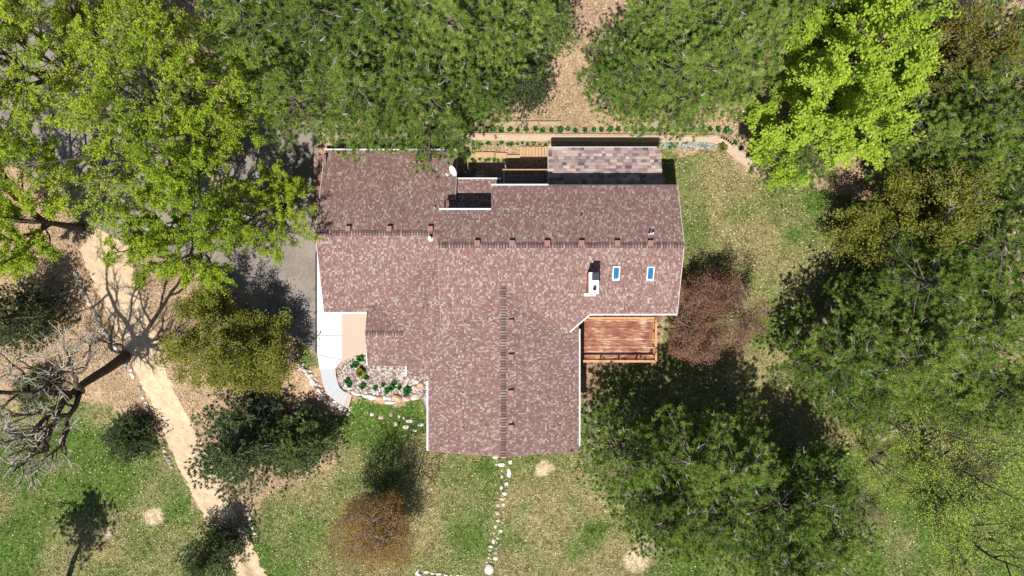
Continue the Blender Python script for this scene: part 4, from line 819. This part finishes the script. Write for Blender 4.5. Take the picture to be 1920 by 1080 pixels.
BT = decid(103, 12, 7.0, lv=(4, 4, 4, 4), ncl=3, mat='bud', ls=.035, leafk=3, spread=.10, trunkr=.36, bark='bark', twigc='palebark', fork=.5, spreadang=(.55, 1.3), minr=.008, curl=.2, bare=.2, flat=.85, lean=(-.04, -.24), thick=.035, rmax=9.0, updraft=.03)
place(BT, 'bare_tree', 236, 668, 0, 'big nearly leafless tree with thick trunk and pale twigs', rot=0, ground=True)
# ------------------------------------------------------------------ small plants
def hosta(seed, n, s, mat):
    r = np.random.default_rng(seed); V = []; F = []; T = []
    for i in range(n):
        az = r.random() * 6.28; el = r.uniform(.15, 1.2); l = s * r.uniform(.7, 1.2); w = l * .30; b = np.array([0, 0, .0]); k = len(V); d = np.array([math.cos(az) * math.cos(el), math.sin(az) * math.cos(el), math.sin(el)]); sd = np.array([-math.sin(az), math.cos(az), 0]) * w
        m1 = b + d * l * .5; tip = b + d * l * .95 - [0, 0, .12 * l]; V += [b, m1 - sd + [0, 0, .03], tip, m1 + sd + [0, 0, .03], m1]; F += [[k, k + 1, k + 4], [k + 1, k + 2, k + 4], [k + 2, k + 3, k + 4], [k + 3, k, k + 4]]; T += [r.uniform(.2, .9)] * 5
    me = mk('hosta', V, [F], {'tint': T}); me.materials.append(M[mat]); return me
HS = [hosta(i, 26, .30, 'hosta') for i in range(4)]
def plant(px, py, s, nm, lb, gr, me, par=None, dz=0.0):
    x, y, z = G(px, py, 0) if dz == 0 else P(px, py, dz); o = ob(nm, me, None, par, lb, 'plant', gr, loc=(x, y, z - .02)); o.rotation_euler = (0, 0, rng.random() * 6); o.scale = (s, s, s * .9)
for i in range(31):
    px = 893 + i * 15.6 + rng.normal(0, 1.2); plant(px, 243 + rng.normal(0, .8), rng.uniform(.75, 1.05), 'hosta_plant', 'dark green hosta in the long row between terrace beams and garden path', 'hosta row', HS[i % 4])
for px, py in ((1378, 268), (1390, 279), (1402, 292), (1370, 248), (1382, 256), (1360, 246)): plant(px, py, .8, 'hosta_plant', 'dark green hosta in brown litter outside the path bend', 'hostas at the path bend', HS[int(rng.integers(4))])
for px in np.arange(885, 1030, 9.5): plant(px + rng.normal(0, 2), 270 + rng.normal(0, 1.8), rng.uniform(.4, .75), 'seedling_plant', 'small sprouting plant in the litter strip below the garden path', 'sprouts below the path', HS[int(rng.integers(4))])
for px in np.arange(885, 950, 8): plant(px + rng.normal(0, 2), 300 + rng.normal(0, 2), rng.uniform(.5, .8), 'court_plant', 'leafy plant along the court edge below the timber planks', 'plants along the court edge', HS[int(rng.integers(4))])
for px, py, s in ((676, 672, 1.2), (668, 684, 1.0), (661, 686, .7), (652, 714, 1.0), (656, 722, .9), (681, 724, 1.1), (704, 727, .8), (727, 732, 1.0), (734, 726, 1.2), (740, 718, .8), (687, 708, .9), (764, 731, 1.3), (749, 727, .8), (719, 722, .7)): plant(px, py, s, 'bed_plant', 'leafy green plant growing in the pebble bed', 'plants in the pebble bed', HS[int(rng.integers(4))], dz=.03 if px < 700 or True else 0)
x, y, z = P(677, 697, .02); 
b_ = hosta(9, 70, .34, 'olive'); o = ob('olive_shrub', b_, None, None, 'small round olive shrub in the pebble bed', 'shrub', loc=(x, y, .0)); o.scale = (1.3, 1.3, 1.6)
x, y, z = G(1354, 277); o = ob('round_shrub', hosta(10, 70, .32, 'grass'), None, None, 'small round green shrub at the inner path bend', 'shrub', loc=(x, y, z)); o.scale = (1.2, 1.2, 1.5)
# ------------------------------------------------------------------ loose leaves and grass
HOLES = [[(585, 270), (860, 270), (860, 330), (1280, 340), (1280, 600), (1090, 600), (1090, 690), (1090, 850), (802, 850), (802, 735), (640, 735), (593, 700), (593, 270)]]
def scatter(n, x0=-38, x1=38, y0=-22, y1=22):
    x = rng.uniform(x0, x1, n); y = rng.uniform(y0, y1, n); bad = np.zeros(n, bool)
    for h in HOLES: bad |= polymask(x, y, h) > .5
    return x[~bad], y[~bad]
DRV = [(597, 240), (597, 668), (566, 639), (480, 592), (400, 505), (250, 462), (60, 330), (-120, 220), (-160, -90), (120, -90), (420, 235)]
TRK = [tuple(p) for p in lft] + [tuple(p) for p in rgt[::-1]]
PTH = [(872, 249), (1345, 252), (1390, 283), (1432, 322), (1398, 313), (1345, 270), (872, 264)]
def litter():
    x, y = scatter(200000); lawn, g, dirt = ground_types(x, y); keep = rng.random(len(x)) < np.where(lawn > .5, .50 * (1 - .75 * g) + .05, .9)
    keep &= ~((polymask(x, y, DRV) > .5) & (rng.random(len(x)) > .015)); keep &= ~((polymask(x, y, TRK) > .5) & (rng.random(len(x)) > .06)); keep &= ~((polymask(x, y, PTH) > .5) & (rng.random(len(x)) > .08))
    x, y = x[keep], y[keep]; lawn = lawn[keep]; n = len(x); z = gz(x, y) + .035; c = np.stack([x, y, z], 1); N = nz(rng.normal(0, .45, (n, 3)) + [0, 0, 1]); a = nz(np.cross(N, rng.normal(0, 1, (n, 3)))); b = np.cross(N, a); s = rng.uniform(.024, .062, (n, 1))
    V = np.stack([c - a * s, c - b * s * .7, c + a * s, c + b * s * .7], 1).reshape(-1, 3)
    pal = np.array([[.50, .38, .25], [.36, .24, .15], [.58, .47, .33], [.42, .26, .17], [.22, .14, .09], [.62, .55, .36]]); ci = pal[rng.integers(0, 6, n)]; pl = np.array([[.52, .46, .22], [.60, .52, .30], [.44, .36, .20], [.35, .33, .10], [.66, .60, .38], [.5, .42, .22]]); ci = np.where(lawn[:, None] > .5, pl[rng.integers(0, 6, n)], ci)
    ob('fallen_leaves', mk('fallen_leaves', V, [np.arange(n * 4).reshape(-1, 4)], {'col': np.repeat(ci, 4, 0)}), M['litter'], None, 'fallen leaves strewn over lawn and wood floor', 'leaves', kind='stuff')
litter()
def grass():
    x, y = scatter(130000); lawn, g, dirt = ground_types(x, y); keep = (rng.random(len(x)) < np.where(lawn > .5, .95, .12)) & (dirt < .4) & (polymask(x, y, DRV) < .5) & (polymask(x, y, TRK) < .5) & (polymask(x, y, PTH) < .5)
    x, y, g = x[keep], y[keep], g[keep]; n = len(x); C = np.stack([x, y, gz(x, y) - .02], 1); A = np.tile([0, 0, 1.], (n, 1)); V, F, t = tufts(rng, C, A, 4, .13, .045, 1.4, np.clip(.72 - .62 * g + rng.normal(0, .2, n), 0, 1), .05)
    ob('grass', mk('grass', V, [F], {'tint': clampt(t) * .84}), M['grass'], None, 'patchy green and straw coloured lawn grass', 'grass', kind='stuff')
grass()
